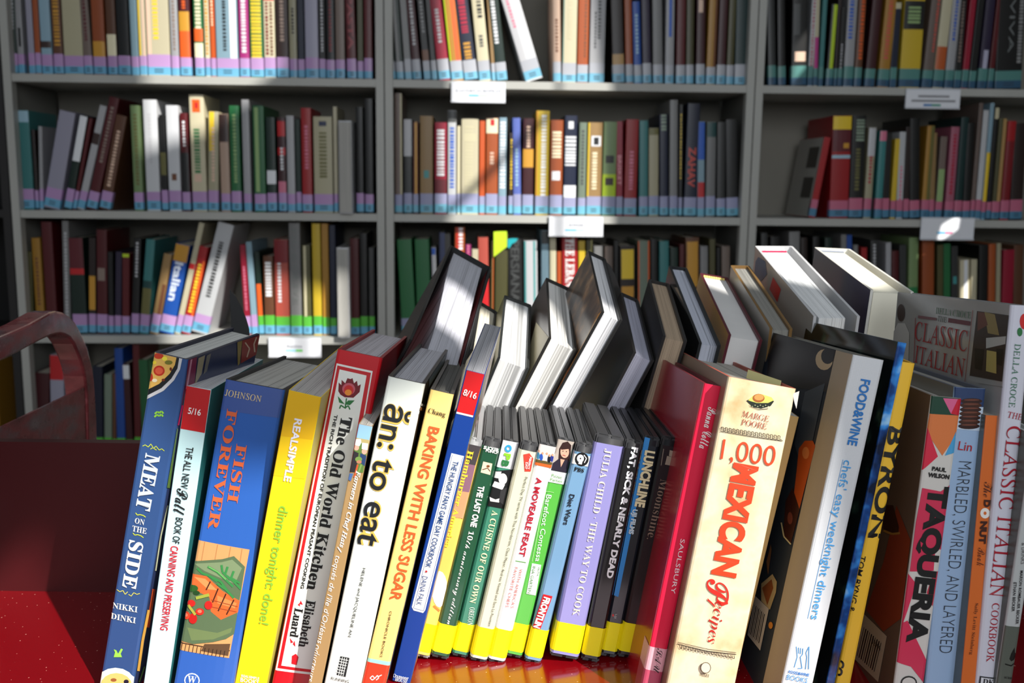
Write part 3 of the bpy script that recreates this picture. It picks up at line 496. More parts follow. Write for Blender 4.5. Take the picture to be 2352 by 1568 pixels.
for rk, rows, sc, ox, oy, yb, zi, lab, bay, rown in ROWS:
    YB_ = yb; zsh = ZS[zi] + TB; row = []
    for n_, (c0, c1, ct, cy, col, desc, deco) in enumerate(rows):
        if rk == 'L4': x0, x1, xt, yt = c0, c1, ct, cy if cy > 400 else 800
        else: x0, x1, xt, yt = ox + c0 / sc, ox + c1 / sc, ox + ct / sc, oy + cy / sc
        if rk == 'L4': yt = {760: 858, 580: 816, 700: 842, 780: 860, 530: 800, 680: 835, 480: 790, 630: 826}[cy]
        if oy == 0 and rk != 'L4' and cy == 0:
            f = (yb + 48 + random.random() * 26) / yb; xm = (x0 + x1) / 2; xt = xm + (xt - xm) * f; yt = yb - yb * f
        lb = lab
        if rk == 'L3' and n_ >= 19: lb = 'green'
        if rk == 'L3' and n_ < 4: lb = None
        if rk in ('M3', 'R3') : lb = lab
        out = col == 'OUT'
        o, key, cn = shelfbook(x0, x1, zsh, xt, yt, 'wht' if out else col, lb, desc, deco, sb=(-.012 if out else .03), page_out=out, maxz=.325)
        SB[(rk, n_)] = key
        row.append([o, 'white' if out else cn, 'page edged jutting' if out else desc])
    ALL.append((rk, row, bay, rown))
for rk, row, bay, rown in ALL:
    base = ['%s %s' % (d, c) if d else c for o, c, d in row]
    for i, (o, c, d) in enumerate(row):
        b = base[i].strip()
        if base.count(base[i]) == 1: l = '%s book on the %s shelf of the %s bay' % (b, rown, bay)
        else:
            lf = row[i - 1][1] if i else None; rt = row[i + 1][1] if i + 1 < len(row) else None
            sig = lambda j: (base[j], row[j - 1][1] if j else None, row[j + 1][1] if j + 1 < len(row) else None)
            l = '%s book on %s shelf of %s bay, ' % (b, rown, bay) + ('beside its left upright' if lf is None else ('beside its right upright' if rt is None else 'between %s and %s ones' % (lf, rt)))
        if d == 'page edged jutting': l = 'book turned page edges outward, jutting past the %s shelf of the %s bay' % (rown, bay)
        tag(o, l, 'book', 'books on the %s shelf of the %s bay' % (rown, bay))
# readable titles on the shelves
def stext(k, s, f0, f1, c, style='sans', off=.03, wf=.6):
    key = SB[k]; fr = FR[key]; vs, fs = glyphs(s, style, off, 0)
    z1 = .07 + (fr.h - .07) * f1; z0 = .07 + (fr.h - .07) * f0; a = fr.w * (.5 - wf / 2); b = fr.w * (.5 + wf / 2)
    mesh('lettering', [fr.pt('spine', a + (b - a) * y, z1 + (z0 - z1) * x, .0009) for x, y in vs], fs, [M(c, .4)], None, fr.root)
stext(('L1', 30), 'PASTA', .02, .75, (150, 60, 66)); stext(('L3', 13), 'Italian', .1, .72, (220, 230, 246)); stext(('L3', 22), 'FIG & OLIVE', .05, .95, (120, 124, 122), 'serif', 0, .55)
stext(('M2', 20), 'BRISKET', .05, .5, (226, 150, 160)); stext(('M2', 27), 'ZAHAV', .03, .5, (206, 80, 70)); stext(('M3', 11), 'PERSIANA', .1, .98, (62, 64, 64)); stext(('M3', 16), 'THE LEBANESE', .1, .98, (244, 240, 240), 'serif'); stext(('R1', 23), 'VIVA', .1, .7, (120, 124, 124), 'sans', .0, .2)
# leaning cover seen beside the thin red spine (right bay, second shelf)
fr = FR[SB[('R2', 0)]]; k = fr.root
mesh('cover_face', [(-.0003, .004, .001), (-.0003, fr.d, .001), (-.0003, fr.d, fr.h - .001), (-.0003, .004, fr.h - .001)], [(3, 2, 1, 0)], [M((176, 174, 166), .4)], None, k)['label'] = 'pale grey cover with two dark photographs'
for z0, z1 in ((.05, .105), (.13, .185)):
    mesh('cover_photo', [(-.0006, .02, z0), (-.0006, .10, z0), (-.0006, .10, z1), (-.0006, .02, z1)], [(3, 2, 1, 0)], [M((50, 46, 40), .4)], None, k)
# lime paper slip, teal bow
def slab(name, pts, sb, th, mat, label, cat, group=None):
    q = [];
    for x, y in pts:
        s, z = bhit(x, y, sb); q.append(B3(s, sb, z))
    o = prism(name, q, BN * th, mat); tag(o, label, cat, group); return o
slab('paper_slip', [(1134, 532), (1164, 530), (1165, 566), (1134, 590)], .024, .0004, M((196, 232, 40), .5), 'bright lime paper slip hanging over an olive book on the third shelf', 'paper slip')
slab('ribbon_bow', [(1166, 549), (1178, 547), (1190, 548), (1184, 556), (1176, 560), (1170, 570), (1166, 568)], .022, .003, M((30, 170, 180), .4), 'crinkled teal ribbon bow beside the lime paper slip', 'ribbon')
# ------------------------------------------------------------------ shelf signs
def sign(pts, label, word, bars, txts):
    (x0, y0), (x1, y1) = pts; sb = -.006
    s0, zt = bhit(x0, y0, sb); s1, zb_ = bhit(x1, y1, sb)
    root = bpy.data.objects.new('shelf_sign', None); COL.objects.link(root); root.location = B3(s0, sb, zb_); root.rotation_euler = (0, 0, TH); tag(root, label, 'sign', 'white card signs clipped to the shelf edges')
    bpy.context.view_layer.update()
    w, h = s1 - s0, zt - zb_
    box('card', (0, 0, 0), (w, .0012, h), M((238, 240, 246), .35), root); box('card_holder', (-.001, .0013, -.001), (w + .001, .004, h + .004), M((206, 210, 216), .25), root); box('holder_lip', (-.001, -.0012, -.001), (w + .001, -.0002, h * .07), M((214, 216, 222), .2), root)
    for c, a, b, z0, z1 in bars: mesh('colour_bar', [(w * a, -.0003, h * z0), (w * b, -.0003, h * z0), (w * b, -.0003, h * z1), (w * a, -.0003, h * z1)], [(0, 1, 2, 3)], [M(c, .4)], None, root)
    for s, a, b, z0, z1 in txts:
        vs, fs = glyphs(s, 'serif', 0, 0); mesh('lettering', [(w * (a + (b - a) * x), -.0004, h * (z0 + (z1 - z0) * y)) for x, y in vs], fs, [M((120, 124, 136), .5)], None, root)
B1_, B2_ = (104, 190, 228), (196, 204, 200)
sign(((1037, 190), (1160, 236)), 'white card sign hanging from the top shelf of the middle bay', '', [(B1_, .32, .50, .30, .41), (B2_, .50, .68, .30, .41)], [('EASTERN EUROPEAN', .08, .92, .52, .68)])
sign(((1262, 499), (1384, 543)), 'white card sign hanging from the second shelf of the middle bay', '', [(B1_, .30, .50, .27, .38), ((190, 206, 232), .50, .66, .27, .38)], [('JEWISH', .35, .64, .50, .67)])
sign(((617, 778), (737, 820)), 'white card sign with green bar on the third shelf of the left bay', '', [((156, 220, 236), .32, .52, .30, .42), ((92, 206, 84), .52, .65, .30, .42)], [('Russian', .34, .64, .52, .68)])
sign(((2083, 206), (2203, 250)), 'dim white sign below the top shelf of the right bay', '', [((70, 130, 190), .33, .48, .12, .24), ((80, 160, 140), .48, .65, .12, .24), ((150, 150, 156), .22, .80, .60, .72), ((150, 150, 156), .10, .92, .35, .47)], [])
sign(((2118, 502), (2235, 551)), 'glinting white sign below the second shelf of the right bay', '', [((90, 180, 226), .30, .46, .28, .38), ((220, 120, 160), .46, .6, .28, .38)], [])
# far left strip beyond the upright: two books in the neighbouring bay
YB_ = 1060
for x0, x1, xt, yt, c, l in ((-70, -45, -60, 850, 'blk', 'black book in the bay beyond the left upright'), (-42, 4, -30, 830, 'och', 'ochre book low down beyond the left upright')):
    o, _, _ = shelfbook(x0, x1, ZS[4] + TB, xt, yt, c, None, '', None); tag(o, l, 'book', 'books beyond the left upright')
# ------------------------------------------------------------------ room
fl = box('floor', (-4, -4.2, -.05), (5, 3.4, 0), M((120, 112, 104), .6)); tag(fl, None, None, None, 'structure')
wb = box('wall_back', (-4, 3.02, 0), (5, 3.1, 2.9), M((170, 168, 160), .8)); tag(wb, None, None, None, 'structure')
# ------------------------------------------------------------------ front row of the cart
FRONT = {
'meat': (-0.3163, 0.7329, -0.3724, -0.0876, 0.0263, 0.1990, 0.0267, 0.2484, 0.1574),
'ball': (-0.2817, 0.7262, -0.3806, 0.0295, 0.0486, 0.1635, 0.0189, 0.229, 0.179),
'fish': (-0.2564, 0.7205, -0.3781, 0.0144, 0.0871, 0.1764, 0.0455, 0.2324, 0.2123),
'yellow': (-0.2109, 0.7245, -0.3825, -0.0456, -0.0181, 0.2067, 0.0245, 0.2344, 0.1818),
'owk': (-0.1844, 0.7293, -0.3890, 0.0230, 0.0820, 0.1960, 0.0350, 0.2671, 0.2300),
'farm': (-0.1569, 0.7449, -0.3868, 0.009, 0.0211, 0.1962, 0.0108, 0.2052, 0.1601),
'an': (-0.1407, 0.7089, -0.3836, -0.0138, 0.0495, 0.2042, 0.0278, 0.2468, 0.2140),
'baking': (-0.1136, 0.7076, -0.3895, 0.0072, 0.0702, 0.2228, 0.0178, 0.2435, 0.2387),
'hungry': (-0.0902, 0.744, -0.3846, -0.0577, -0.0733, 0.2281, 0.0147, 0.2546, 0.1624),
'd_ham': (-0.0779, 0.7703, -0.3861, 0.0126, 0.0224, 0.2274, 0.0132, 0.1901, 0.1349),
'd_last': (-0.0636, 0.7689, -0.3858, 0.0099, 0.0336, 0.2233, 0.0147, 0.19, 0.1352),
'd_cuis': (-0.0471, 0.7752, -0.3877, 0.0115, 0.0175, 0.2188, 0.0136, 0.1887, 0.1333),
'd_perf': (-0.0318, 0.7692, -0.3884, 0.0107, 0.017, 0.2137, 0.0141, 0.1899, 0.1351),
'd_move': (-0.0169, 0.7696, -0.3898, 0.0154, 0.0145, 0.2121, 0.0139, 0.1896, 0.1351),
'd_bare': (-0.0025, 0.7734, -0.3865, 0.0143, 0.0256, 0.2152, 0.0138, 0.1893, 0.1337),
'd_diet': (0.0131, 0.7699, -0.3895, 0.0076, 0.0139, 0.2074, 0.0137, 0.1897, 0.1349),
'd_fat': (0.0599, 0.7706, -0.3881, -0.0044, 0.0271, 0.1676, 0.0149, 0.1895, 0.1346),
'd_lunch': (0.0758, 0.776, -0.3866, -0.0044, 0.0457, 0.1674, 0.0136, 0.1885, 0.1328),
'd_moon': (0.09, 0.774, -0.3863, 0.0081, 0.0489, 0.1699, 0.0144, 0.1886, 0.1336),
'd_julia': (0.034, 0.7681, -0.3832, 0.0059, 0.0381, 0.1793, 0.0235, 0.1896, 0.137),
'panna': (0.099, 0.70, -0.378, 0.02, 0.08, 0.18, 0.014, 0.238, 0.195),
'mex': (0.1187, 0.7027, -0.3751, -0.0052, 0.0843, 0.1696, 0.0510, 0.2395, 0.2050),
'tan': (0.1791, 0.7626, -0.3832, -0.0172, 0.0425, 0.1911, 0.0085, 0.2076, 0.1402),
'fw': (0.2031, 0.6975, -0.3753, 0.0213, 0.0734, 0.1764, 0.0234, 0.2584, 0.2166),
'blue': (0.2413, 0.7099, -0.377, 0.0444, 0.063, 0.1657, 0.0065, 0.2676, 0.2),
'byron': (0.2457, 0.705, -0.3848, -0.0199, 0.0266, 0.1319, 0.011, 0.2619, 0.19),
'taq': (0.2886, 0.7, -0.3789, -0.0461, 0.0579, 0.0708, 0.0217, 0.2295, 0.19),
'marb': (0.3123, 0.7, -0.3787, -0.0123, 0.0597, 0.0419, 0.0227, 0.2353, 0.2),
'donut': (0.3347, 0.6908, -0.3765, 0.0234, 0.0818, 0.0455, 0.0112, 0.214, 0.1622),
'classic': (0.3449, 0.6897, -0.3777, 0.0223, 0.0647, 0.0367, 0.0159, 0.2956, 0.2),
'joy': (0.3564, 0.6847, -0.3892, -0.0005, 0.0002, 0.0508, 0.0112, 0.2173, 0.18),
}
P = {}
KS = dict(meat=.975, ball=.975, fish=.98, yellow=.98, owk=.975, farm=.925, an=.965, baking=.965, hungry=.985, panna=1.012, mex=.985, tan=.98, fw=.98, blue=.985, byron=1.01, taq=.99, marb=.99, donut=.985, classic=.985, joy=.985)
for k_, v_ in FRONT.items():      # stand every book on the shelf board
    f_ = KS.get(k_, 1.0); v_ = [v_[i] * f_ if i not in (3, 4, 5) else v_[i] for i in range(9)]
    if not k_.startswith('d_'):
        Rm_ = rotm(*v_[3:6]); O_ = Vector(v_[:3]); dz = (O_.z + .3885 + (O_.y - .77) * .02) / Rm_[2][2]
        O_ = O_ - Rm_ @ Vector((0, 0, dz)); v_[0:3] = O_; v_[7] += dz
        back = O_.y + v_[8] * Rm_[1][1]
        if .9065 < back < .925: v_[8] -= back - .9065
    P[k_] = tuple(v_)
WHT = (240, 240, 238); BLK = (22, 22, 22); GR1 = 'books standing spine out in the front row of the cart'
# --- 1 navy cookbook, far left
book('meat', 'book', 'navy hardback with pizza picture and grey title, leftmost in front row of cart', P['meat'], (48, 78, 128), (30, 38, 66), (46, 56, 92), (28, 34, 58), group=GR1)
art('meat', 'spine', 'cover_picture', [
 ((196, 196, 200), [(356, 806), (419, 823), (414, 848), (400, 873), (376, 897), (336, 917), (342, 880)]),
 ((26, 30, 34), [(356, 806), (412, 822), (408, 846), (394, 869), (371, 891), (338, 908), (342, 880)]),
 ((222, 176, 88), [(356, 806), (406, 820), (402, 838), (390, 858), (366, 881), (340, 894), (343, 875)]),
 ((196, 60, 34), ('o', 365, 817, 11, 7)), ((188, 48, 28), ('o', 366, 851, 13, 12)), ((220, 92, 60), ('o', 366, 851, 9, 8)), ((196, 60, 34), ('o', 346, 866, 6, 9)),
 ((244, 226, 70), ('o', 379, 823, 6, 5)), ((240, 214, 60), ('o', 355, 832, 5, 4)), ((120, 118, 44), ('o', 388, 832, 9, 5)), ((238, 226, 190), ('o', 356, 873, 6, 4)), ((110, 48, 26), ('o', 393, 847, 3, 4)), ((110, 48, 26), ('o', 376, 872, 4, 3)),
 ((240, 236, 226), ('o', 266, 1568, 45, 36)), ((222, 190, 110), ('o', 268, 1572, 36, 28)), ((30, 30, 50), ('o', 291, 1564, 6, 5)), ((150, 90, 50), ('o', 262, 1560, 7, 4))])
art('meat', 'spine', 'emblem', [((132, 190, 60), ('s', 4, [(356, 950), (362, 945), (366, 948), (371, 944), (376, 949)])), ((132, 190, 60), ('s', 4, [(355, 957), (361, 952), (366, 955), (371, 951), (375, 956)])),
 ((196, 208, 60), ('s', 1.6, [(328, 1024), (334, 1021), (341, 1026), (347, 1019), (352, 1027), (346, 1031)])), ((196, 208, 60), ('s', 1.6, [(378, 1035), (372, 1030), (366, 1033), (359, 1024), (353, 1029), (360, 1033)])),
 ((196, 208, 60), ('s', 2, [(312, 1177), (316, 1182), (322, 1181), (330, 1183), (335, 1187)])), ((196, 208, 60), ('s', 2, [(306, 1223), (310, 1228), (317, 1227), (325, 1230), (330, 1234)])),
 ((214, 206, 90), ('s', 1.6, [(269, 1353), (276, 1358), (283, 1355), (288, 1364), (294, 1358)])), ((214, 206, 90), ('s', 1.6, [(322, 1362), (315, 1364), (308, 1360), (302, 1368), (296, 1364)])),
 ((150, 214, 80), [(262, 1508), (265, 1497), (262, 1490), (268, 1492), (272, 1500), (279, 1488), (283, 1490), (278, 1500), (281, 1508)])])
text('meat', 'MEAT', (353, 1043), (329, 1170), 35, (196, 202, 210), 'serif', .02)
text('meat', 'ON', (311, 1194), (333, 1199), 13, (214, 216, 214), 'serif'); text('meat', 'THE', (305, 1212), (338, 1219), 13, (214, 216, 214), 'serif')
text('meat', 'SIDE', (315, 1242), (297, 1350), 34, (216, 218, 220), 'serif', .02)
text('meat', 'NIKKI', (260, 1389), (317, 1399), 13, (232, 230, 220), 'serif'); text('meat', 'DINKI', (256, 1413), (313, 1424), 13, (232, 230, 220), 'serif')
art('meat', 'right', 'board_picture', [((128, 28, 74), [(430, 826), (452, 818), (446, 880), (424, 895)]), ((206, 150, 176), [(437, 826), (441, 824), (430, 892), (426, 893)]), ((168, 158, 130), [(455, 822), (470, 815), (462, 858), (446, 885)]),
 ((120, 118, 112), [(474, 816), (484, 811), (474, 852), (466, 860)]), ((150, 132, 74), [(545, 780), (556, 778), (550, 834), (545, 840)]), ((150, 60, 54), [(556, 780), (598, 768), (592, 812), (552, 834)]), ((214, 190, 170), ('s', 3, [(562, 786), (572, 800), (566, 820)])), ((214, 190, 170), ('s', 3, [(588, 774), (582, 790), (584, 808)])), ((190, 40, 110), ('s', 4, [(418, 930), (408, 976)])),
 ((92, 120, 56), ('s', 7, [(404, 985), (396, 1040), (385, 1120)])), ((206, 206, 170), ('s', 3, [(384, 1160), (368, 1230), (356, 1310)])), ((212, 84, 40), ('s', 7, [(352, 1352), (338, 1440)])), ((236, 180, 84), ('s', 6, [(340, 1400), (326, 1470), (316, 1540)])), ((112, 170, 90), ('s', 3, [(330, 1530), (318, 1566)]))])
# --- 2 pale blue canning book
book('ball', 'book', 'thin pale blue paperback with red top block and black and red title', P['ball'], (190, 222, 226), (190, 222, 226), (52, 128, 130), page=(214, 214, 218), hard=False, group=GR1)
art('ball', 'spine', 'printed_panel', [((186, 22, 26), [(429, 880), (484, 896), (470, 994), (415, 984)])])
text('ball', '5/16', (433, 942), (462, 947), 15, WHT, 'sans', .01)
text('ball', 'THE ALL NEW', (437, 1026), (423, 1121), 17, BLK, 'sans', .01); text('ball', 'Ball', (421, 1122), (411, 1180), 28, BLK, 'script', .01)
text('ball', 'BOOK OF', (413, 1188), (404, 1247), 17, BLK, 'sans', .01); text('ball', 'CANNING AND PRESERVING', (402, 1253), (377, 1446), 18, (200, 20, 40), 'sans', .012)
# --- 3 blue fish book
book('fish', 'book', 'thick blue hardback with grilled fish picture and orange serif title', P['fish'], (44, 92, 172), (36, 44, 84), (86, 84, 150), (24, 26, 34), page=(206, 204, 198), bulge=.001, rough=.22, gloss=.3, group=GR1)
art('fish', 'spine', 'printed_panel', [((60, 84, 150), [(519, 868), (650, 894), (640, 960), (504, 940)])])
art('fish', 'spine', 'cover_picture', [
 ((204, 150, 96), [(453, 1240), (573, 1262), (526, 1511), (408, 1492)]),
 ((176, 122, 74), ('s', 2, [(470, 1244), (462, 1290)])), ((176, 122, 74), ('s', 2, [(500, 1250), (493, 1290)])), ((176, 122, 74), ('s', 2, [(530, 1255), (524, 1290)])), ((176, 122, 74), ('s', 2, [(556, 1260), (550, 1300)])),
 ((62, 46, 32), ('s', 2.5, [(414, 1476), (528, 1494)])), ((90, 66, 44), [(470, 1478), (529, 1478), (524, 1506), (462, 1494)]),
 ] + [((48, 34, 24), ('s', 1.5, [(418 + 9 * i, 1478 + 1.4 * i), (415 + 9 * i, 1493 + 1.4 * i)])) for i in range(12)] + [
 ((84, 104, 74), [(444, 1288), (511, 1283), (538, 1276), (563, 1301), (538, 1455), (520, 1466), (491, 1473), (443, 1478), (411, 1470)]),
 ((118, 136, 100), [(446, 1294), (509, 1290), (534, 1284), (556, 1304), (540, 1340), (470, 1310)]), ((104, 122, 78), [(430, 1440), (500, 1452), (534, 1440), (530, 1452), (490, 1467), (440, 1470)]),
 ((206, 96, 44), [(440, 1317), (475, 1322), (511, 1355), (551, 1379), (547, 1405), (508, 1422), (485, 1403), (482, 1371), (440, 1350)]),
 ((226, 138, 80), [(446, 1324), (472, 1328), (500, 1354), (478, 1352)]), ((222, 128, 70), [(500, 1366), (544, 1384), (540, 1396), (500, 1384)]),
 ((60, 28, 16), ('s', 3, [(484, 1334), (474, 1354)])), ((60, 28, 16), ('s', 3, [(502, 1350), (489, 1382)])), ((60, 28, 16), ('s', 3, [(520, 1362), (502, 1402)])), ((60, 28, 16), ('s', 3, [(538, 1376), (521, 1410)])), ((140, 58, 28), ('s', 1.5, [(486, 1392), (544, 1404)])), ((140, 58, 28), ('s', 1.5, [(486, 1376), (546, 1392)])),
 ] + [((52, 128, 66), ('s', 5, p)) for p in ([(453, 1304), (466, 1316), (480, 1320), (500, 1334)], [(478, 1300), (500, 1312), (520, 1330), (536, 1346)], [(510, 1296), (512, 1312), (530, 1330)], [(524, 1300), (518, 1318), (538, 1334), (554, 1352)], [(484, 1322), (508, 1334), (524, 1356)], [(538, 1310), (532, 1326), (552, 1338)], [(500, 1338), (520, 1352), (538, 1372)])] + [
 ((112, 180, 96), ('s', 2, [(480, 1300), (502, 1312), (520, 1329)])), ((40, 84, 34), ('o', 443, 1350, 13, 8)), ((30, 66, 28), ('o', 452, 1360, 8, 5)),
 ((188, 32, 28), ('o', 480, 1388, 9, 10)), ((196, 40, 30), ('o', 460, 1403, 10, 8)), ((180, 26, 24), ('o', 444, 1419, 10, 12)), ((206, 60, 30), ('o', 429, 1412, 8, 9)), ((190, 34, 28), ('o', 440, 1384, 10, 8)), ((232, 120, 90), ('o', 460, 1402, 5, 4)), ((232, 120, 90), ('o', 428, 1411, 4, 4)),
 ((150, 160, 60), ('s', 7, [(451, 1372), (482, 1364)])), ((160, 160, 62), ('s', 6, [(433, 1388), (450, 1410)]))])
art('fish', 'spine', 'emblem', [((226, 230, 236), ('o', 441, 1562, 18, 17)), ((44, 92, 172), ('o', 441, 1562, 15.5, 14.5))])
text('fish', 'W', (431, 1558), (451, 1561), 16, WHT, 'serif')
text('fish', 'JOHNSON', (517, 901), (601, 916), 15, (220, 196, 140), 'thin', -.012)
text('fish', 'FOREVER', (534, 940), (489, 1215), 25, (214, 96, 52), 'serif', .005); text('fish', 'FISH', (556, 1020), (534, 1153), 25, (214, 96, 52), 'serif', .005)
# --- 4 yellow dinner book
book('yellow', 'book', 'bright yellow paperback with green title about dinner', P['yellow'], (250, 216, 28), (250, 216, 28), (206, 202, 96), page=(196, 192, 188), hard=False, rough=.35, group=GR1)
art('yellow', 'spine', 'printed_panel', [((228, 178, 24), [(662, 893), (741, 911), (718, 1010), (640, 1000)]), ((240, 198, 26), [(640, 1000), (718, 1010), (700, 1100), (622, 1090)])])  # shade on the upper spine painted as two deeper yellow steps
text('yellow', 'REALSIMPLE', (686, 961), (660, 1105), 18, (232, 230, 240), 'sans', .03)
text('yellow', 'dinner tonight: done!', (650, 1161), (603, 1432), 30, (136, 190, 60), 'sans', .012)
text('yellow', 'REALSIMPLE', (555, 1550), (596, 1557), 6, WHT, 'sans', .02); text('yellow', 'BOOKS', (553, 1559), (595, 1566), 10, WHT, 'sans', .02)
# --- 5 red book with white panel
book('owk', 'book', 'tall red hardback with white panel and red tulip emblem', P['owk'], (190, 22, 32), (170, 26, 40), (176, 20, 30), (150, 16, 30), page=(214, 208, 214), bulge=.0006, rough=.28, gloss=.2, group=GR1)
art('owk', 'spine', 'printed_panel', [((222, 222, 216), [(773, 834), (856, 852), (738, 1552), (632, 1539)]), ((190, 20, 30), [(775, 839), (852, 856), (733, 1546), (637, 1534)]), ((226, 226, 220), [(780, 848), (842, 862), (722, 1538), (646, 1528)])])
art('owk', 'spine', 'emblem', [((112, 12, 26), [(777, 898), (778, 878), (784, 884), (785, 872), (793, 880), (798, 868), (805, 870), (810, 868), (813, 880), (820, 874), (822, 886), (829, 882), (826, 900), (812, 913), (792, 912), (782, 906)]), ((190, 84, 100), ('o', 801, 893, 15, 14)), ((196, 36, 34), ('o', 801, 896, 11, 12)), ((232, 140, 44), ('o', 800, 901, 8, 7)),
 ((40, 112, 56), ('s', 3, [(796, 914), (793, 938)])), ((40, 112, 56), [(792, 928), (800, 919), (815, 919), (804, 930)]), ((40, 112, 56), [(792, 928), (783, 917), (776, 909), (779, 924)]), ((40, 112, 56), ('s', 3, [(792, 936), (783, 930), (780, 938)])), ((40, 112, 56), ('s', 3, [(793, 936), (800, 931), (804, 940)])),
 ((196, 20, 32), [(691, 1378), (696, 1388), (688, 1386)]), ((196, 20, 32), [(684, 1388), (688, 1384), (690, 1392)]), ((196, 20, 32), [(666, 1464), (674, 1474), (668, 1476)]), ((196, 20, 32), [(673, 1478), (677, 1470), (679, 1484)]), ((196, 20, 32), [(671, 1505), (680, 1500), (686, 1508), (682, 1526), (670, 1523)])])
text('owk', 'The Old World Kitchen', (797, 957), (717, 1354), 27, (20, 20, 20), 'serif', .014)
text('owk', 'THE RICH TRADITION OF EUROPEAN PEASANT COOKING', (772, 952), (694, 1351), 8, (30, 30, 30), 'sans', .03)
text('owk', 'Elisabeth', (715, 1378), (696, 1485), 22, (20, 20, 20), 'serif', .014); text('owk', 'Luard', (687, 1396), (675, 1462), 20, (20, 20, 20), 'serif', .014)
# --- 6 thin tan book with chefs
book('farm', 'book', 'thin tan paperback with two chefs pictured, wedged beside white book', P['farm'], (164, 132, 88), (150, 120, 80), (60, 50, 40), page=(190, 186, 180), hard=False, group=GR1)
art('farm', 'spine', 'cover_picture', [((140, 182, 214), [(824, 973), (857, 979), (848, 1012), (815, 1006)]), ((176, 160, 106), [(815, 1004), (849, 1010), (847, 1020), (812, 1014)]), ((90, 120, 56), [(812, 1014), (847, 1018), (834, 1085), (797, 1080)]),
 ((44, 40, 44), [(810, 1034), (824, 1040), (818, 1084), (796, 1082)]), ((216, 160, 140), ('o', 819, 1027, 6, 7)), ((232, 230, 232), [(815, 1007), (829, 1008), (830, 1016), (826, 1024), (814, 1021)]),
 ((40, 60, 100), [(828, 1040), (842, 1046), (838, 1070), (826, 1060)]), ((216, 160, 140), ('o', 837, 1036, 6, 7)), ((236, 236, 240), [(832, 1016), (846, 1018), (844, 1033), (831, 1030)]),
 ((110, 140, 70), ('o', 824, 1054, 8, 6)), ((176, 120, 90), ('o', 825, 1060, 6, 4)), ((190, 80, 44), ('s', 4, [(822, 1066), (814, 1096)])), ((120, 150, 80), ('s', 4, [(830, 1066), (822, 1090)])), ((70, 100, 150), [(803, 1086), (812, 1086), (806, 1104), (799, 1100)])])
text('farm', 'Farmers in Chef Hats', (823, 1080), (784, 1256), 15, WHT, 'ital', .02)
text('farm', '/', (782, 1256), (778, 1266), 12, WHT); text('farm', "toqués de l'île d'Orléans", (776, 1275), (733, 1476), 16, WHT, 'sans', -.005, .2); text('farm', 'oducteurs', (731, 1480), (713, 1564), 15, WHT, 'sans', -.005, .2)
# --- 7 white Vietnamese book
book('an', 'book', 'large white hardback with big black rounded title outlined in gold', P['an'], (226, 230, 222), (54, 54, 52), (34, 30, 28), (30, 28, 26), page=(206, 204, 212), bulge=.0004, rough=.3, group=GR1)
text('an', 'ăn: to eat', (916, 930), (849, 1254), 66, (214, 178, 84), 'sans', .05, e=.0005, h1=60, label='gold outline behind the title'); text('an', 'ăn: to eat', (916, 931), (849, 1253), 64, (26, 28, 32), 'sans', .012, e=.0009, h1=58)
text('an', 'HELENE and JACQUELINE AN', (836, 1303), (802, 1461), 9, (36, 38, 40), 'sans', .005)
art('an', 'spine', 'emblem', [((34, 38, 40), [(782, 1506), (803, 1510), (794, 1554), (773, 1549)])] + [((206, 210, 206), ('s', 1.6, [(781 - 2 * i, 1512 + 6 * i), (800 - 2 * i, 1516 + 6 * i)])) for i in range(6)] + [((206, 210, 206), ('s', 1.4, [(787 + 5 * i, 1508 + i), (778 + 5 * i, 1550 + i)])) for i in range(3)])
text('an', 'RUNNING', (761, 1556), (802, 1564), 7, (40, 42, 44))
art('an', 'right', 'board_picture', [((120, 132, 130), [(986, 866), (1024, 806), (1022, 830), (984, 890)]), ((224, 224, 220), [(966, 928), (976, 929), (975, 934), (965, 933)]), ((168, 108, 60), [(965, 935), (974, 936), (973, 944), (963, 943)]), ((96, 62, 40), ('s', 1.5, [(962, 950), (880, 1400)]))])
# --- 8 cream baking book
book('baking', 'book', 'cream yellow hardback with orange title about baking and red foot', P['baking'], (240, 206, 124), (240, 206, 124), (32, 26, 22), (60, 56, 50), page=(120, 118, 112), rough=.35, group=GR1)
art('baking', 'spine', 'printed_panel', [((150, 206, 196), [(843, 1510), (898, 1520), (896, 1530), (840, 1519)]), ((214, 58, 32), [(840, 1518), (897, 1529), (884, 1580), (828, 1580)])])
text('baking', 'Chang', (984, 943), (1023, 953), 15, (60, 44, 24), 'serif'); text('baking', 'BAKING WITH LESS SUGAR', (998, 980), (907, 1378), 26, (212, 88, 36), 'sans', .022)
text('baking', 'CHRONICLE BOOKS', (898, 1402), (875, 1508), 5.5, (70, 52, 34), 'sans', .01)
art('baking', 'spine', 'emblem', [((244, 236, 230), ('s', 2, [(850, 1556), (856, 1551), (861, 1557), (855, 1561), (850, 1556)])), ((244, 236, 230), ('s', 2, [(861, 1557), (867, 1550), (870, 1556), (864, 1561)])), ((244, 236, 230), ('s', 2, [(869, 1553), (877, 1549)]))])
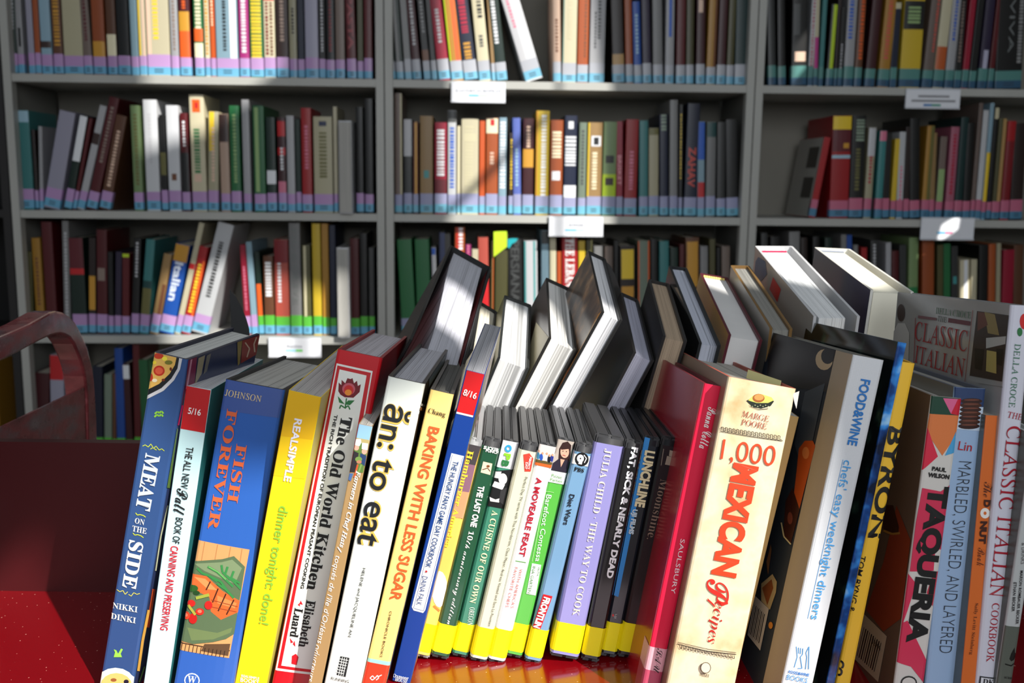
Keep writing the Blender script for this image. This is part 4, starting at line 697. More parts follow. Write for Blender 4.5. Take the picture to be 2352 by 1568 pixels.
# --- 9 red and blue game day book
book('hungry', 'book', 'red and blue paperback with curling top pages beside the film cases', P['hungry'], (24, 64, 146), (24, 64, 146), (150, 60, 34), page=(176, 176, 182), hard=False, rkind='flora', rough=.3, group=GR1)
art('hungry', 'spine', 'printed_panel', [((206, 32, 36), [(1073, 848), (1113, 858), (1087, 954), (1049, 945)]), (WHT, [(1049, 945), (1087, 954), (1086, 958), (1048, 949)]), ((240, 242, 242), [(1037, 1040), (1066, 1047), (977, 1400), (972, 1407), (950, 1401), (946, 1393)]), ((30, 60, 130), ('s', 1, [(1039, 1044), (950, 1396), (973, 1402), (1063, 1050)]))])
text('hungry', '8/16', (1065, 899), (1095, 909), 15, WHT, 'sans', .01)
text('hungry', "THE HUNGRY FAN'S GAME DAY COOKBOOK", (1048, 1058), (983, 1302), 13, (30, 70, 130), 'sans', .01); text('hungry', '★', (981, 1307), (979, 1315), 8, (190, 30, 40)); text('hungry', 'DAINA FALK', (977, 1322), (962, 1388), 12, (30, 70, 130), 'sans', -.005)
text('hungry', 'Oxmoor', (903, 1549), (939, 1556), 8, WHT, 'serif'); text('hungry', 'HOUSE', (908, 1558), (936, 1564), 8, WHT, 'serif')
# --- film cases
dvd('d_ham', 'grey topped film case with yellow spine, half hidden behind curling paperback', P['d_ham'], (150, 150, 152), (236, 196, 96), sleeve_side=(120, 110, 110))
art('d_ham', 'spine', 'cover_picture', [((66, 62, 66), [(1074, 1018), (1105, 1025), (1092, 1068), (1062, 1062)]), ((132, 96, 116), [(1062, 1062), (1092, 1068), (1078, 1130), (1046, 1125)]), ((200, 150, 110), [(1046, 1125), (1078, 1130), (1064, 1190), (1031, 1185)]), ((248, 238, 214), ('o', 1010, 1352, 18, 42)), ((226, 130, 60), ('s', 5, [(996, 1390), (1010, 1402)]))])
text('d_ham', 'Hamburger America', (1080, 1034), (1024, 1256), 17, (240, 214, 60), 'serif', .01)
dvd('d_last', 'dark green film case with white bold and handwritten lettering', P['d_last'], (66, 66, 68), (30, 78, 54))
text('d_last', 'SUCKER', (1111, 1026), (1146, 1033), 8, WHT, 'sans', .04); text('d_last', 'PUNCH', (1116, 1033), (1146, 1039), 7, WHT, 'sans', .04)
art('d_last', 'spine', 'cover_picture', [((226, 206, 176), [(1110, 1059), (1131, 1064), (1126, 1090), (1104, 1084)]), ((120, 72, 40), ('o', 1121, 1070, 4, 3)), ((90, 60, 40), ('s', 2, [(1108, 1078), (1120, 1074), (1126, 1082)]))])
text('d_last', 'THE LAST ONE', (1106, 1115), (1087, 1209), 15, WHT, 'sans', .04); text('d_last', '10th anniversary edition', (1081, 1218), (1030, 1432), 17, WHT, 'script', -.005)
dvd('d_cuis', 'green film case with square broadcaster letters and black and white photo', P['d_cuis'], (62, 62, 64), (60, 128, 104))
art('d_cuis', 'spine', 'cover_picture', [((232, 236, 240), [(1153, 1009), (1194, 1017), (1180, 1078), (1139, 1071)]), ((150, 150, 156), [(1186, 1016), (1196, 1018), (1181, 1079), (1171, 1077)]), ((24, 26, 28), [(1136, 1080), (1180, 1078), (1158, 1168), (1116, 1160)]), ((206, 208, 206), [(1138, 1082), (1152, 1082), (1148, 1098), (1134, 1096)]), ((214, 216, 212), ('o', 1155, 1099, 10, 13)), ((226, 228, 226), [(1136, 1104), (1160, 1112), (1154, 1124), (1130, 1116)]), ((222, 222, 220), [(1124, 1140), (1138, 1146), (1152, 1142), (1146, 1153), (1126, 1150)]), ((50, 50, 52), [(1150, 1124), (1166, 1118), (1158, 1160), (1146, 1150)])])
text('d_cuis', 'O', (1169, 1020), (1166, 1037), 16, (40, 150, 206), 'sans', .06, e=.0012); text('d_cuis', 'P', (1166, 1040), (1163, 1055), 16, (130, 190, 40), 'sans', .06, e=.0012); text('d_cuis', 'B', (1162, 1056), (1158, 1070), 17, (40, 110, 60), 'sans', .06, e=.0012)
text('d_cuis', 'A CUISINE OF OUR OWN', (1138, 1172), (1085, 1383), 14, (240, 236, 180), 'serif', 0); text('d_cuis', 'OREGON', (1085, 1393), (1079, 1434), 12, (206, 220, 206), 'serif', -.01)
dvd('d_perf', 'pale green film case with small red tag and tiny lettering', P['d_perf'], (64, 64, 66), (208, 210, 186))
art('d_perf', 'spine', 'emblem', [((214, 66, 52), [(1202, 1043), (1216, 1040), (1225, 1052), (1219, 1082), (1205, 1082)])])
text('d_perf', 'PERFECT', (1219, 1048), (1213, 1076), 5, WHT, 'sans', .02, e=.0012); text('d_perf', 'DAY', (1210, 1060), (1208, 1076), 5, WHT, 'sans', .02, e=.0012)
text('d_perf', 'Perfect Day TV series with Tina Nordström, Claus Meyer, Andreas Viestad and Sara La Fountain', (1208, 1094), (1123, 1436), 8, (60, 60, 56), 'sans')
dvd('d_move', 'white film case with crimson title and group photo at its head', P['d_move'], (62, 62, 64), (236, 236, 240))
art('d_move', 'spine', 'cover_picture', [((206, 200, 196), [(1238, 1018), (1279, 1027), (1268, 1074), (1226, 1066)]), ((206, 96, 40), [(1228, 1058), (1271, 1067), (1268, 1075), (1226, 1066)]), ((90, 76, 40), [(1229, 1053), (1272, 1062), (1270, 1068), (1228, 1060)])] + [(c, ('o', x, y, 4, 8)) for c, x, y in (((60, 120, 150), 1236, 1046), ((40, 80, 170), 1243, 1049), ((230, 226, 220), 1254, 1050), ((24, 26, 40), 1261, 1054), ((40, 50, 130), 1268, 1052))] + [((196, 150, 120), ('o', x, y, 2.4, 3)) for x, y in ((1238, 1035), (1246, 1040), (1256, 1041), (1262, 1045), (1269, 1044))])
text('d_move', 'A MOVEABLE FEAST', (1239, 1096), (1198, 1276), 14, (170, 24, 44), 'sans', .03)
art('d_move', 'spine', 'emblem', [((90, 150, 70), ('s', 2, [(1184, 1287), (1208, 1291)]))])
text('d_move', "WITH AMERICA'S", (1197, 1305), (1176, 1395), 7, (190, 96, 80)); text('d_move', 'FAVORITE CHEFS', (1186, 1301), (1164, 1393), 7, (190, 96, 80))
dvd('d_bare', 'green film case with dark haired woman pictured above white lettering', P['d_bare'], (64, 64, 66), (84, 172, 66))
art('d_bare', 'spine', 'cover_picture', [((176, 164, 154), [(1281, 1007), (1321, 1015), (1302, 1086), (1266, 1079)]), ((50, 28, 26), [(1284, 1030), (1292, 1016), (1304, 1013), (1312, 1022), (1308, 1060), (1282, 1056)]), ((214, 162, 138), ('o', 1297, 1037, 10, 14)), ((50, 28, 26), [(1288, 1024), (1304, 1020), (1308, 1030), (1289, 1032)]), ((40, 34, 48), [(1268, 1064), (1284, 1052), (1303, 1056), (1313, 1062), (1304, 1086), (1266, 1079)]), ((206, 156, 132), [(1287, 1053), (1297, 1055), (1288, 1072)]), ((160, 60, 60), ('s', 1.6, [(1292, 1044), (1299, 1046)])), ((40, 30, 30), ('o', 1293, 1035, 1.4, 1)), ((40, 30, 30), ('o', 1301, 1036, 1.4, 1)), ((232, 236, 232), [(1264, 1079), (1302, 1086), (1295, 1112), (1258, 1105)]), ((232, 240, 232), [(1222, 1292), (1243, 1296), (1230, 1366), (1209, 1362)]), ((170, 220, 150), ('s', 1, [(1272, 1130), (1254, 1127), (1222, 1288)]))])
text('d_bare', 'Picnic', (1267, 1090), (1291, 1095), 8, (80, 140, 60), e=.0012); text('d_bare', 'Parties', (1264, 1099), (1291, 1104), 7, (80, 140, 60), e=.0012)
text('d_bare', 'Barefoot Contessa', (1261, 1135), (1235, 1288), 12, WHT, 'sans'); text('d_bare', 'WITH', (1238, 1300), (1235, 1320), 5, (50, 110, 50), e=.0014); text('d_bare', 'INA GARTEN', (1227, 1298), (1215, 1360), 7, (50, 110, 50), e=.0014)
dvd('d_diet', 'steel blue film case with round black face emblem and red box at foot', P['d_diet'], (62, 62, 64), (112, 152, 186))
art('d_diet', 'spine', 'emblem', [((206, 206, 204), [(1316, 1040), (1358, 1048), (1354, 1072), (1311, 1063)]), ((22, 22, 24), ('o', 1336, 1054, 16, 16)), ((226, 226, 226), ('o', 1333, 1052, 8, 9)), ((22, 22, 24), ('o', 1333, 1052, 1.8, 1.8)), ((226, 226, 226), [(1330, 1058), (1338, 1058), (1336, 1066), (1328, 1064)]), ((226, 226, 226), ('s', 2, [(1341, 1044), (1347, 1052), (1342, 1062)])), ((196, 22, 32), [(1248, 1363), (1269, 1368), (1241, 1444), (1221, 1440)])])
text('d_diet', 'PBS', (1319, 1075), (1341, 1080), 10, BLK, 'serif', .02); text('d_diet', 'Diet Wars', (1314, 1134), (1299, 1204), 12, (24, 30, 40), 'sans', .02); text('d_diet', 'FRONTLIN', (1257, 1370), (1232, 1440), 16, WHT, 'sans', .05, e=.0012)
dvd('d_julia', 'wide lilac film box with pale serif lettering down its spine', P['d_julia'], (58, 58, 60), (140, 136, 192), sleeve_side=(190, 190, 190))
text('d_julia', 'JULIA CHILD · THE WAY TO COOK', (1397, 1030), (1321, 1412), 17, (222, 212, 190), 'serif', -.005)
dvd('d_fat', 'black film case with bold white title between lilac and dark cases', P['d_fat'], (52, 52, 54), (26, 26, 28))
text('d_fat', 'FAT, SICK & NEARLY DEAD', (1457, 1026), (1398, 1326), 18, (236, 236, 238), 'sans', .045)
dvd('d_lunch', 'dark film case with blue edge and condensed cream title', P['d_lunch'], (40, 42, 46), (24, 28, 36))
art('d_lunch', 'spine', 'printed_panel', [((50, 132, 200), [(1481, 1003), (1493, 1006), (1420, 1370), (1410, 1366)]), ((210, 60, 60), ('o', 1408, 1412, 2, 3))])
text('d_lunch', 'LUNCHLINE', (1493, 1034), (1468, 1163), 24, (220, 206, 164), 'sans', .05, e=.0012); text('d_lunch', 'UJI FILMS', (1457, 1168), (1447, 1225), 15, (190, 206, 214), 'sans', .05, e=.0012); text('d_lunch', 'UJI', (1414, 1408), (1412, 1418), 6, (200, 200, 200))
dvd('d_moon', 'black film case with faint brown title against red book', P['d_moon'], (34, 34, 36), (24, 22, 24))
art('d_moon', 'spine', 'emblem', [((150, 134, 118), [(1538, 1033), (1552, 1036), (1546, 1050), (1536, 1046)]), ((150, 134, 118), [(1532, 1046), (1547, 1050), (1543, 1069), (1527, 1066)]), ((150, 134, 118), ('s', 2, [(1548, 1040), (1545, 1064)])), ((120, 108, 96), ('s', 2, [(1524, 1030), (1518, 1068)]))])
text('d_moon', 'Moonshine.', (1526, 1100), (1494, 1238), 19, (132, 110, 94), 'serif', -.012)
# --- red jacketed book
book('panna', 'book', 'slim glossy red hardback with white script title left of cream book', P['panna'], (222, 30, 66), (176, 18, 40), (60, 24, 26), (110, 24, 34), page=(150, 146, 146), rough=.26, gloss=.25, group=GR1)
text('panna', 'Panna Cotta', (1637, 936), (1615, 1030), 22, WHT, 'script', 0); text('panna', 'SAULSBURY', (1568, 1237), (1545, 1362), 10, (240, 220, 224), 'sans', 0)
band('panna', .012, .042, (228, 166, 176), wrap=.022); band('panna', .001, .024, (180, 70, 96), wrap=.022, e=.0004)
text('panna', 'SAU', (1516, 1488), (1506, 1545), 15, (30, 22, 26), 'script', -.01, e=.0009, name='handwriting', label='black handwritten shelf mark')
# --- thick cream book
book('mex', 'book', 'very thick cream hardback with avocado emblem and big orange title', P['mex'], (222, 208, 178), (150, 124, 104), (220, 200, 160), (176, 84, 66), page=(196, 190, 180), bulge=.0006, skind='stain', rough=.4, group=GR1)
art('mex', 'spine', 'emblem', [((30, 36, 28), [(1714, 920), (1728, 912), (1760, 912), (1778, 921), (1770, 932), (1748, 938), (1728, 934)]), ((196, 196, 96), [(1718, 919), (1730, 908), (1750, 905), (1772, 912), (1777, 919), (1764, 925), (1738, 925)]), ((150, 84, 36), ('o', 1742, 914, 14, 10)), ((206, 140, 76), ('o', 1743, 912, 11, 7))] +
 [((190, 196, 150), ('o', 1722 + 6 * i, 930 + (i % 2) * 3, 1.2, 1)) for i in range(8)] + [((40, 34, 30), ('s', 1.2, [(1722, 932), (1742, 940), (1764, 938)])),
 ((34, 30, 28), ('s', 1.5, [(1655, 990), (1727, 1002), (1798, 1012)])), ((34, 30, 28), ('s', 1.5, [(1556, 1478), (1624, 1494), (1691, 1502)])), ((34, 30, 28), ('s', 1, [(1557, 1474), (1624, 1489), (1691, 1498)]))] +
 [((34, 30, 28), ('s', 1.4, [(1657 + 8.6 * i, 988 + 1.3 * i), (1657 + 8.6 * i, 980 + 1.3 * i), (1662 + 8.6 * i, 981 + 1.3 * i), (1661 + 8.6 * i, 989 + 1.3 * i), (1666 + 8.6 * i, 989 + 1.3 * i)])) for i in range(16)] +
 [((34, 30, 28), ('s', 1.4, [(1560 + 8 * i, 1480 + 1.5 * i), (1562 + 8 * i, 1487 + 1.5 * i), (1566 + 8 * i, 1488 + 1.5 * i), (1565 + 8 * i, 1481 + 1.5 * i)])) for i in range(16)] + [((60, 50, 40), ('o', 1620, 1531, 12, 13)), ((232, 214, 180), ('o', 1620, 1531, 10.4, 11.4))])
text('mex', 'MARGE', (1705, 949), (1766, 962), 14, (150, 60, 44), 'thin', -.015); text('mex', 'POORE', (1703, 968), (1761, 979), 14, (150, 60, 44), 'thin', -.015)
text('mex', '1,000', (1657, 1034), (1780, 1051), 54, (216, 66, 30), 'sans', -.005, e=.0009); text('mex', 'MEXICAN', (1714, 1066), (1661, 1322), 60, (222, 62, 28), 'sans', .05, e=.0009)
text('mex', 'R', (1651, 1330), (1644, 1394), 54, (206, 40, 30), 'script', .01, e=.0009); text('mex', 'ecipes', (1652, 1380), (1632, 1476), 30, (176, 34, 24), 'bi', -.01, e=.0009)
text('mex', 'W', (1613, 1529), (1627, 1532), 11, (60, 50, 40), 'serif', e=.0008); text('mex', 'WILEY', (1607, 1547), (1629, 1551), 7, (60, 50, 40), 'serif')
fr = FR['mex']; mesh('torn_jacket', [(fr.w - .002, .0005, fr.h - .004), (fr.w + .002, -.001, fr.h - .001), (fr.w + .0025, -.001, fr.h - .014), (fr.w + .0005, -.0005, fr.h - .010)], [(0, 1, 2, 3)], [M((236, 230, 220), .5)], None, fr.root)
mesh('sticky_note', [(fr.w * .55, .06, fr.h - .01), (fr.w * .93, .03, fr.h - .01), (fr.w * .93, .03, fr.h + .002), (fr.w * .55, .06, fr.h + .004)], [(0, 1, 2, 3)], [M((196, 192, 136), .6)], None, fr.root)['label'] = 'pale yellow paper slip sticking out of the pages'
# --- tan sliver
book('tan', 'book', 'narrow plain tan book squeezed between cream book and burger cookbook', P['tan'], (190, 156, 100), hard=False, group=GR1)
# --- grey cloth food book
book('fw', 'book', 'grey cloth spine hardback with blue handwritten title and burger cover', P['fw'], (214, 216, 220), (36, 46, 58), (60, 60, 60), (150, 148, 140), page=(170, 164, 156), skind='cloth', rough=.5, group=GR1)
art('fw', 'left', 'board_picture', [((176, 160, 136), [(1921, 804), (1962, 815), (1795, 1568), (1753, 1568)]), ((26, 28, 32), [(1770, 763), (1920, 804), (1900, 900), (1760, 880)]), ((206, 180, 140), ('o', 1894, 826, 20, 24)), ((30, 32, 34), ('o', 1902, 818, 15, 18)), ((70, 78, 88), [(1850, 900), (1896, 880), (1868, 1010), (1838, 1060), (1826, 1020)]),
 ((196, 84, 30), [(1831, 1080), (1836, 1030), (1850, 1012), (1868, 1012), (1874, 1024), (1834, 1182), (1822, 1160)]), ((222, 130, 70), ('o', 1852, 1040, 8, 14)), ((60, 26, 20), [(1806, 1150), (1822, 1120), (1838, 1170), (1818, 1248), (1800, 1230)]), ((120, 60, 46), ('o', 1816, 1190, 6, 14)), ((212, 196, 150), ('s', 3, [(1796, 1200), (1802, 1232), (1818, 1250)])),
 ((190, 166, 120), [(1750, 1340), (1776, 1318), (1786, 1336), (1784, 1360), (1770, 1400), (1750, 1380)]), ((150, 84, 44), [(1752, 1350), (1774, 1330), (1778, 1350), (1764, 1390)]), ((150, 100, 60), [(1762, 1290), (1772, 1250), (1774, 1262), (1766, 1320)]), ((206, 130, 50), ('o', 1772, 1436, 5, 8)),
 ((206, 196, 184), [(1736, 1368), (1768, 1398), (1748, 1494), (1719, 1458)])] + [((30, 28, 28), ('s', 1.6 if i % 2 else .9, [(1736 + 3.2 * i, 1388 + 3.2 * i), (1723 + 3.2 * i, 1454 + 3.2 * i)])) for i in range(8)])
text('fw', 'FOOD&WINE', (1988, 871), (1956, 1022), 23, (34, 112, 184), 'sans', .03); text('fw', "chefs' easy weeknight dinners", (1945, 1056), (1868, 1421), 26, (60, 150, 214), 'sans', .0)
art('fw', 'spine', 'emblem', [((60, 140, 200), ('s', 1, [(1936, 1055), (1855, 1420)]))] + [((70, 140, 196), ('s', 1.6, p)) for p in ([(1824, 1532), (1831, 1508), (1829, 1484)], [(1834, 1486), (1834, 1500)], [(1839, 1487), (1838, 1501)], [(1844, 1488), (1843, 1502), (1838, 1508), (1842, 1534), (1834, 1534), (1832, 1534)], [(1850, 1536), (1853, 1508), (1851, 1498), (1858, 1484), (1857, 1536)])])
text('fw', 'FOOD&WINE', (1811, 1541), (1858, 1549), 7, (34, 112, 184), 'sans', .03); text('fw', 'BOOKS', (1807, 1553), (1854, 1562), 12, (60, 140, 200))
# --- glossy blue black book
book('blue', 'book', 'tall glossy dark hardback with bright blue blotched spine', P['blue'], (30, 80, 160), (8, 10, 12), (20, 30, 50), (120, 130, 136), skind='blueblots', lkind='greenblots', rough=.12, gloss=.8, group=GR1)
# --- yellow book
book('byron', 'book', 'yellow hardback with large black capitals behind the dark blue book', P['byron'], (240, 190, 58), (236, 190, 70), (230, 180, 60), hard=True, rough=.35, bulge=.0003, group=GR1)
text('byron', 'BYRON', (2060, 980), (2010, 1236), 36, (26, 26, 26), 'sans', .03); text('byron', 'TOM BYNG &', (1982, 1276), (1955, 1405), 13, (30, 30, 30), 'sans', .01); text('byron', 'CO', (1932, 1516), (1924, 1552), 18, (26, 26, 26), 'sans', .05)
# --- taqueria
book('taq', 'book', 'crimson and white patterned book with heavy black capitals', P['taq'], (206, 202, 196), (112, 92, 80), (190, 190, 190), (130, 120, 110), hard=True, rough=.35, group=GR1)
art('taq', 'spine', 'printed_panel', [((30, 66, 50), [(2140, 906), (2210, 914), (2202, 954), (2136, 950)]), ((214, 96, 140), [(2166, 914), (2200, 916), (2184, 950)]), ((196, 26, 50), [(2200, 916), (2212, 916), (2204, 954), (2184, 950)]), ((214, 120, 66), [(2136, 950), (2203, 954), (2196, 1000), (2164, 1046), (2140, 1010), (2128, 982)]), ((210, 44, 70), [(2128, 982), (2140, 1010), (2154, 1048), (2118, 1080)]), ((74, 156, 206), [(2196, 990), (2200, 1040), (2170, 1046)]),
 ((204, 52, 84), [(2118, 1120), (2160, 1128), (2186, 1114), (2162, 1310), (2090, 1312), (2104, 1200)]), ((206, 202, 196), [(2148, 1260), (2162, 1262), (2156, 1310), (2144, 1310)]), ((196, 60, 80), [(2146, 1312), (2158, 1312), (2142, 1392), (2128, 1360)]), ((204, 52, 84), [(2086, 1318), (2104, 1340), (2068, 1440), (2074, 1400)]), ((204, 52, 84), [(2070, 1430), (2084, 1424), (2128, 1516), (2122, 1568), (2092, 1530), (2058, 1520)]), ((22, 22, 22), ('o', 2087, 1567, 19, 16)), ((206, 202, 196), ('o', 2087, 1567, 15.5, 12.5))])
text('taq', 'PAUL', (2140, 1075), (2173, 1079), 10, BLK, 'sans', .05); text('taq', 'WILSON', (2131, 1089), (2180, 1095), 11, BLK, 'sans', .05); text('taq', 'TAQUERIA', (2153, 1115), (2099, 1476), 56, (24, 24, 24), 'sans', .055)
art('taq', 'left', 'board_picture', [((150, 60, 40), [(2030, 1290), (2060, 1160), (2092, 1240), (2070, 1420), (2030, 1450), (1990, 1400)]), ((60, 26, 24), [(2036, 1160), (2052, 1160), (2066, 1210), (2064, 1226), (2030, 1222), (2030, 1190)]), ((176, 130, 60), ('s', 5, [(2030, 1218), (2050, 1226), (2068, 1224)])), ((204, 190, 166), [(1986, 1410), (2038, 1461), (2018, 1566), (1963, 1512)])] + [((40, 34, 32), ('s', 2.4 if i % 3 else 1.2, [(1986 + 4.4 * i, 1440 + 4 * i), (1970 + 4.4 * i, 1506 + 4 * i)])) for i in range(10)])
text('taq', '52999', (2007, 1470), (2025, 1492), 9, (40, 34, 32), 'sans', face='left', e=.0012)
# --- marbled
book('marb', 'book', 'pale blue hardback with stacked cookies picture and thin handwritten capitals', P['marb'], (150, 176, 208), (120, 118, 112), (130, 150, 180), (90, 96, 110), rough=.35, bulge=.0004, page=(180, 178, 172), group=GR1)
art('marb', 'spine', 'cover_picture', [((44, 62, 100), [(2194, 887), (2266, 893), (2260, 935), (2192, 930)]), ((188, 204, 222), [(2196, 930), (2260, 935), (2256, 990), (2196, 985)])] + [((52 + 14 * (i % 2), 28 + 8 * (i % 2), 24), ('o', 2231 - i, 921 + 9.5 * i, 25, 7)) for i in range(7)] + [((110, 62, 48), ('o', 2231 - i, 918 + 9.5 * i, 18, 2)) for i in range(7)])
text('marb', 'Lin', (2201, 1022), (2232, 1026), 20, (176, 30, 40)); text('marb', 'MARBLED, SWIRLED, AND LAYERED', (2214, 1059), (2168, 1498), 34, (44, 50, 58), 'sans', -.02)
# --- donut
book('donut', 'book', 'thin orange paperback with white ring in its title', P['donut'], (206, 104, 44), (96, 108, 108), (190, 96, 44), hard=False, page=(190, 180, 166), group=GR1)
text('donut', 'The', (2269, 1106), (2266, 1141), 18, (80, 34, 20), 'script', -.01); text('donut', 'D', (2267, 1147), (2265, 1164), 15, (60, 26, 18), 'sans', .06); text('donut', 'NUT', (2259, 1196), (2255, 1248), 16, (60, 26, 18), 'sans', .06); text('donut', 'Book', (2254, 1257), (2251, 1298), 17, (90, 40, 24), 'script', -.01)
art('donut', 'spine', 'emblem', [((226, 222, 216), ('o', 2262, 1178, 11, 12)), ((206, 104, 44), ('o', 2262, 1178, 3.5, 4))]); text('donut', 'Sally Levitt Steinberg', (2242, 1384), (2229, 1502), 9, (90, 44, 26), 'serif', -.02)
# --- classic italian
book('classic', 'book', 'large worn white hardback with red Italian title on the cover facing left', P['classic'], (204, 204, 216), (172, 170, 166), (190, 190, 200), (150, 150, 150), rough=.15, gloss=.7, bulge=.001, page=(200, 200, 200), group=GR1)
art('classic', 'left', 'board_picture', [((60, 50, 46), [(2245, 714), (2318, 724), (2302, 876), (2228, 862)]), ((150, 132, 84), [(2262, 716), (2286, 722), (2296, 770), (2270, 765)]), ((110, 66, 54), [(2247, 716), (2262, 718), (2270, 746), (2246, 760)]), ((190, 190, 186), [(2266, 776), (2312, 772), (2310, 790), (2266, 800)]), ((26, 24, 24), [(2240, 800), (2262, 802), (2256, 850), (2240, 846)]), ((26, 24, 24), [(2290, 800), (2306, 802), (2302, 840), (2290, 836)]), ((186, 168, 100), [(2268, 804), (2290, 808), (2290, 858), (2266, 852)]),
 ((128, 84, 88), [(2110, 724), (2152, 730), (2152, 736), (2110, 730)]), ((110, 56, 64), [(2180, 730), (2230, 738), (2229, 748), (2179, 740)]), ((150, 60, 60), ('s', 1.2, [(2104, 730), (2100, 850)])), ((150, 60, 60), ('s', 1.2, [(2236, 712), (2218, 876)])),
 ((70, 56, 50), ('o', 2071, 718, 9, 20)), ((196, 194, 190), [(2052, 760), (2064, 742), (2080, 742), (2090, 764), (2086, 900), (2046, 890)]), ((120, 116, 112), ('s', 1, [(2250, 880), (2316, 892), (2306, 960)]))])
text('classic', 'DELLA CROCE', (2152, 713), (2232, 724), 15, (90, 120, 96), 'serif', -.03, face='left'); text('classic', 'THE', (2156, 731), (2176, 735), 12, (90, 96, 90), 'serif', -.02, face='left')
text('classic', 'CLASSIC', (2104, 759), (2224, 784), 46, (166, 40, 44), 'thin', -.03, face='left'); text('classic', 'ITALIAN', (2104, 812), (2218, 846), 42, (166, 40, 44), 'thin', -.03, face='left')
text('classic', 'DELLA CROCE', (2337, 789), (2323, 935), 14, (50, 110, 80), 'thin', -.025); text('classic', 'THE', (2314, 951), (2348, 958), 14, (170, 30, 50), 'thin', -.02)
text('classic', 'CLASSIC ITALIAN', (2330, 978), (2288, 1371), 34, (160, 22, 42), 'thin', -.03); text('classic', 'COOKBOOK', (2287, 1384), (2273, 1519), 17, (160, 22, 42), 'thin', -.025)
art('classic', 'spine', 'emblem', [((196, 40, 40), ('o', 2352, 738, 10, 18)), ((40, 110, 60), ('o', 2342, 762, 6, 10)), ((40, 40, 44), [(2251, 1552), (2288, 1556), (2286, 1572), (2248, 1572)]), ((214, 214, 220), [(2254, 1555), (2285, 1559), (2284, 1572), (2252, 1572)])])
text('classic', 'DK', (2257, 1563), (2282, 1566), 12, (30, 30, 34), 'serif', e=.0009)
# --- joy
book('joy', 'book', 'grey hardback with flame emblem at the right edge of the cart', P['joy'], (176, 180, 180), (90, 94, 88), (120, 120, 120), rough=.4, page=(200, 200, 200), group=GR1)
art('joy', 'spine', 'printed_panel', [((88, 94, 86), [(2300, 1436), (2352, 1440), (2352, 1572), (2286, 1572)])])
text('joy', '& DRINKS', (2350, 1245), (2348, 1294), 8, (90, 90, 90)); text('joy', 'MARION ROMBAUER BECKER', (2346, 1309), (2335, 1432), 6.5, (40, 40, 44), 'sans', .02); text('joy', 'ETHAN BECKER', (2331, 1336), (2326, 1403), 6.5, (40, 40, 44), 'sans', .02)
art('joy', 'spine', 'emblem', [((24, 26, 24), [(2318, 1512), (2322, 1500), (2330, 1486), (2331, 1498), (2335, 1502), (2330, 1514), (2322, 1518)]), ((24, 26, 24), ('s', 3, [(2308, 1524), (2322, 1528), (2338, 1522)]))]); text('joy', 'SCRIBNER', (2306, 1554), (2338, 1558), 5, (40, 42, 40), 'serif')
# ------------------------------------------------------------------ back row of the cart (fore edges towards the viewer)
GR2 = 'books with their page edges showing in the back row of the cart'
s7 = 1.07
book('b_black', 'book', 'big black textured hardback gaping open with dark red endpapers', (-.226 * s7, .885 * s7, -.379 * s7, -.058, -.213, .516, .052 * s7, .292 * s7, .287 * s7), (34, 34, 34), page=(206, 206, 216), flip=True, skind='leather', lkind='leather', rkind='leather', rough=.45, group=GR2, over=.006, taper=(.020, .050, .008, .046), pagekind='pages')
fr = FR['b_black']
mesh('endpaper', [(.0032, .004, .004), (.0032, fr.d - .004, .004), (.0032, fr.d - .004, fr.h - .004), (.0032, .004, fr.h - .004)], [(3, 2, 1, 0)], [M((120, 14, 20), .6)], None, fr.root)['label'] = 'dark red endpaper inside the board'
mesh('endpaper', [(fr.w - .0032, .004, .004), (fr.w - .0032, fr.d - .004, .004), (fr.w - .0032, fr.d - .004, fr.h - .004), (fr.w - .0032, .004, fr.h - .004)], [(0, 1, 2, 3)], [M((120, 14, 20), .6)], None, fr.root)
BK = {
'b_small': (-0.1696, 0.9568, -0.3632, -0.014, -0.1617, 0.5589, 0.0233, 0.2487, 0.1625),
'b_white1': (-0.0975, 0.9548, -0.3803, -0.0255, -0.2322, 0.3613, 0.0309, 0.2434, 0.1676),
'b_cream': (-0.0757, 0.9555, -0.3753, -0.013, -0.2139, 0.4291, 0.0287, 0.2642, 0.18),
'b_photo': (-0.0447, 0.9565, -0.3739, 0.0084, -0.2547, 0.4335, 0.021, 0.2958, 0.1706),
'b_blue': (0.0115, 0.9555, -0.3792, -0.0269, -0.2193, 0.4108, 0.0212, 0.2531, 0.1691),
'b_old': (0.0834, 0.9558, -0.384, -0.0435, -0.2185, 0.2179, 0.0226, 0.2593, 0.1655),
'b_gloss': (0.1362, 0.9548, -0.3874, -0.0011, -0.2694, 0.1231, 0.02, 0.2574, 0.1998),
'b_gold': (0.1605, 0.955, -0.3851, -0.0409, -0.1963, 0.1524, 0.0316, 0.2569, 0.1988),
'b_grey': (0.2317, 0.9556, -0.3874, -0.0205, -0.2078, 0.0131, 0.0207, 0.2638, 0.1989),
'b_white': (0.2717, 0.9535, -0.3898, 0.0134, -0.2186, -0.0062, 0.0419, 0.2797, 0.2256),
'b_cream2': (0.326, 0.968, -0.371, -0.03, -0.13, 0.034, 0.04, 0.277, 0.205)}
book('b_small', 'book', 'black hardback with cream page edges just right of the gaping black one', BK['b_small'], (30, 30, 30), page=(232, 224, 204), flip=True, group=GR2)
book('b_white1', 'book', 'dark hardback with sunlit white pages behind the green film case', BK['b_white1'], (40, 42, 42), (120, 116, 84), page=(236, 236, 236), flip=True, group=GR2, pagekind='signature')
book('b_cream', 'book', 'black jacketed hardback with cream flap over bright white page edges', BK['b_cream'], (34, 32, 30), (70, 54, 44), page=(238, 236, 232), flip=True, group=GR2, pagekind='signature', rkind='plain', gloss=.3)
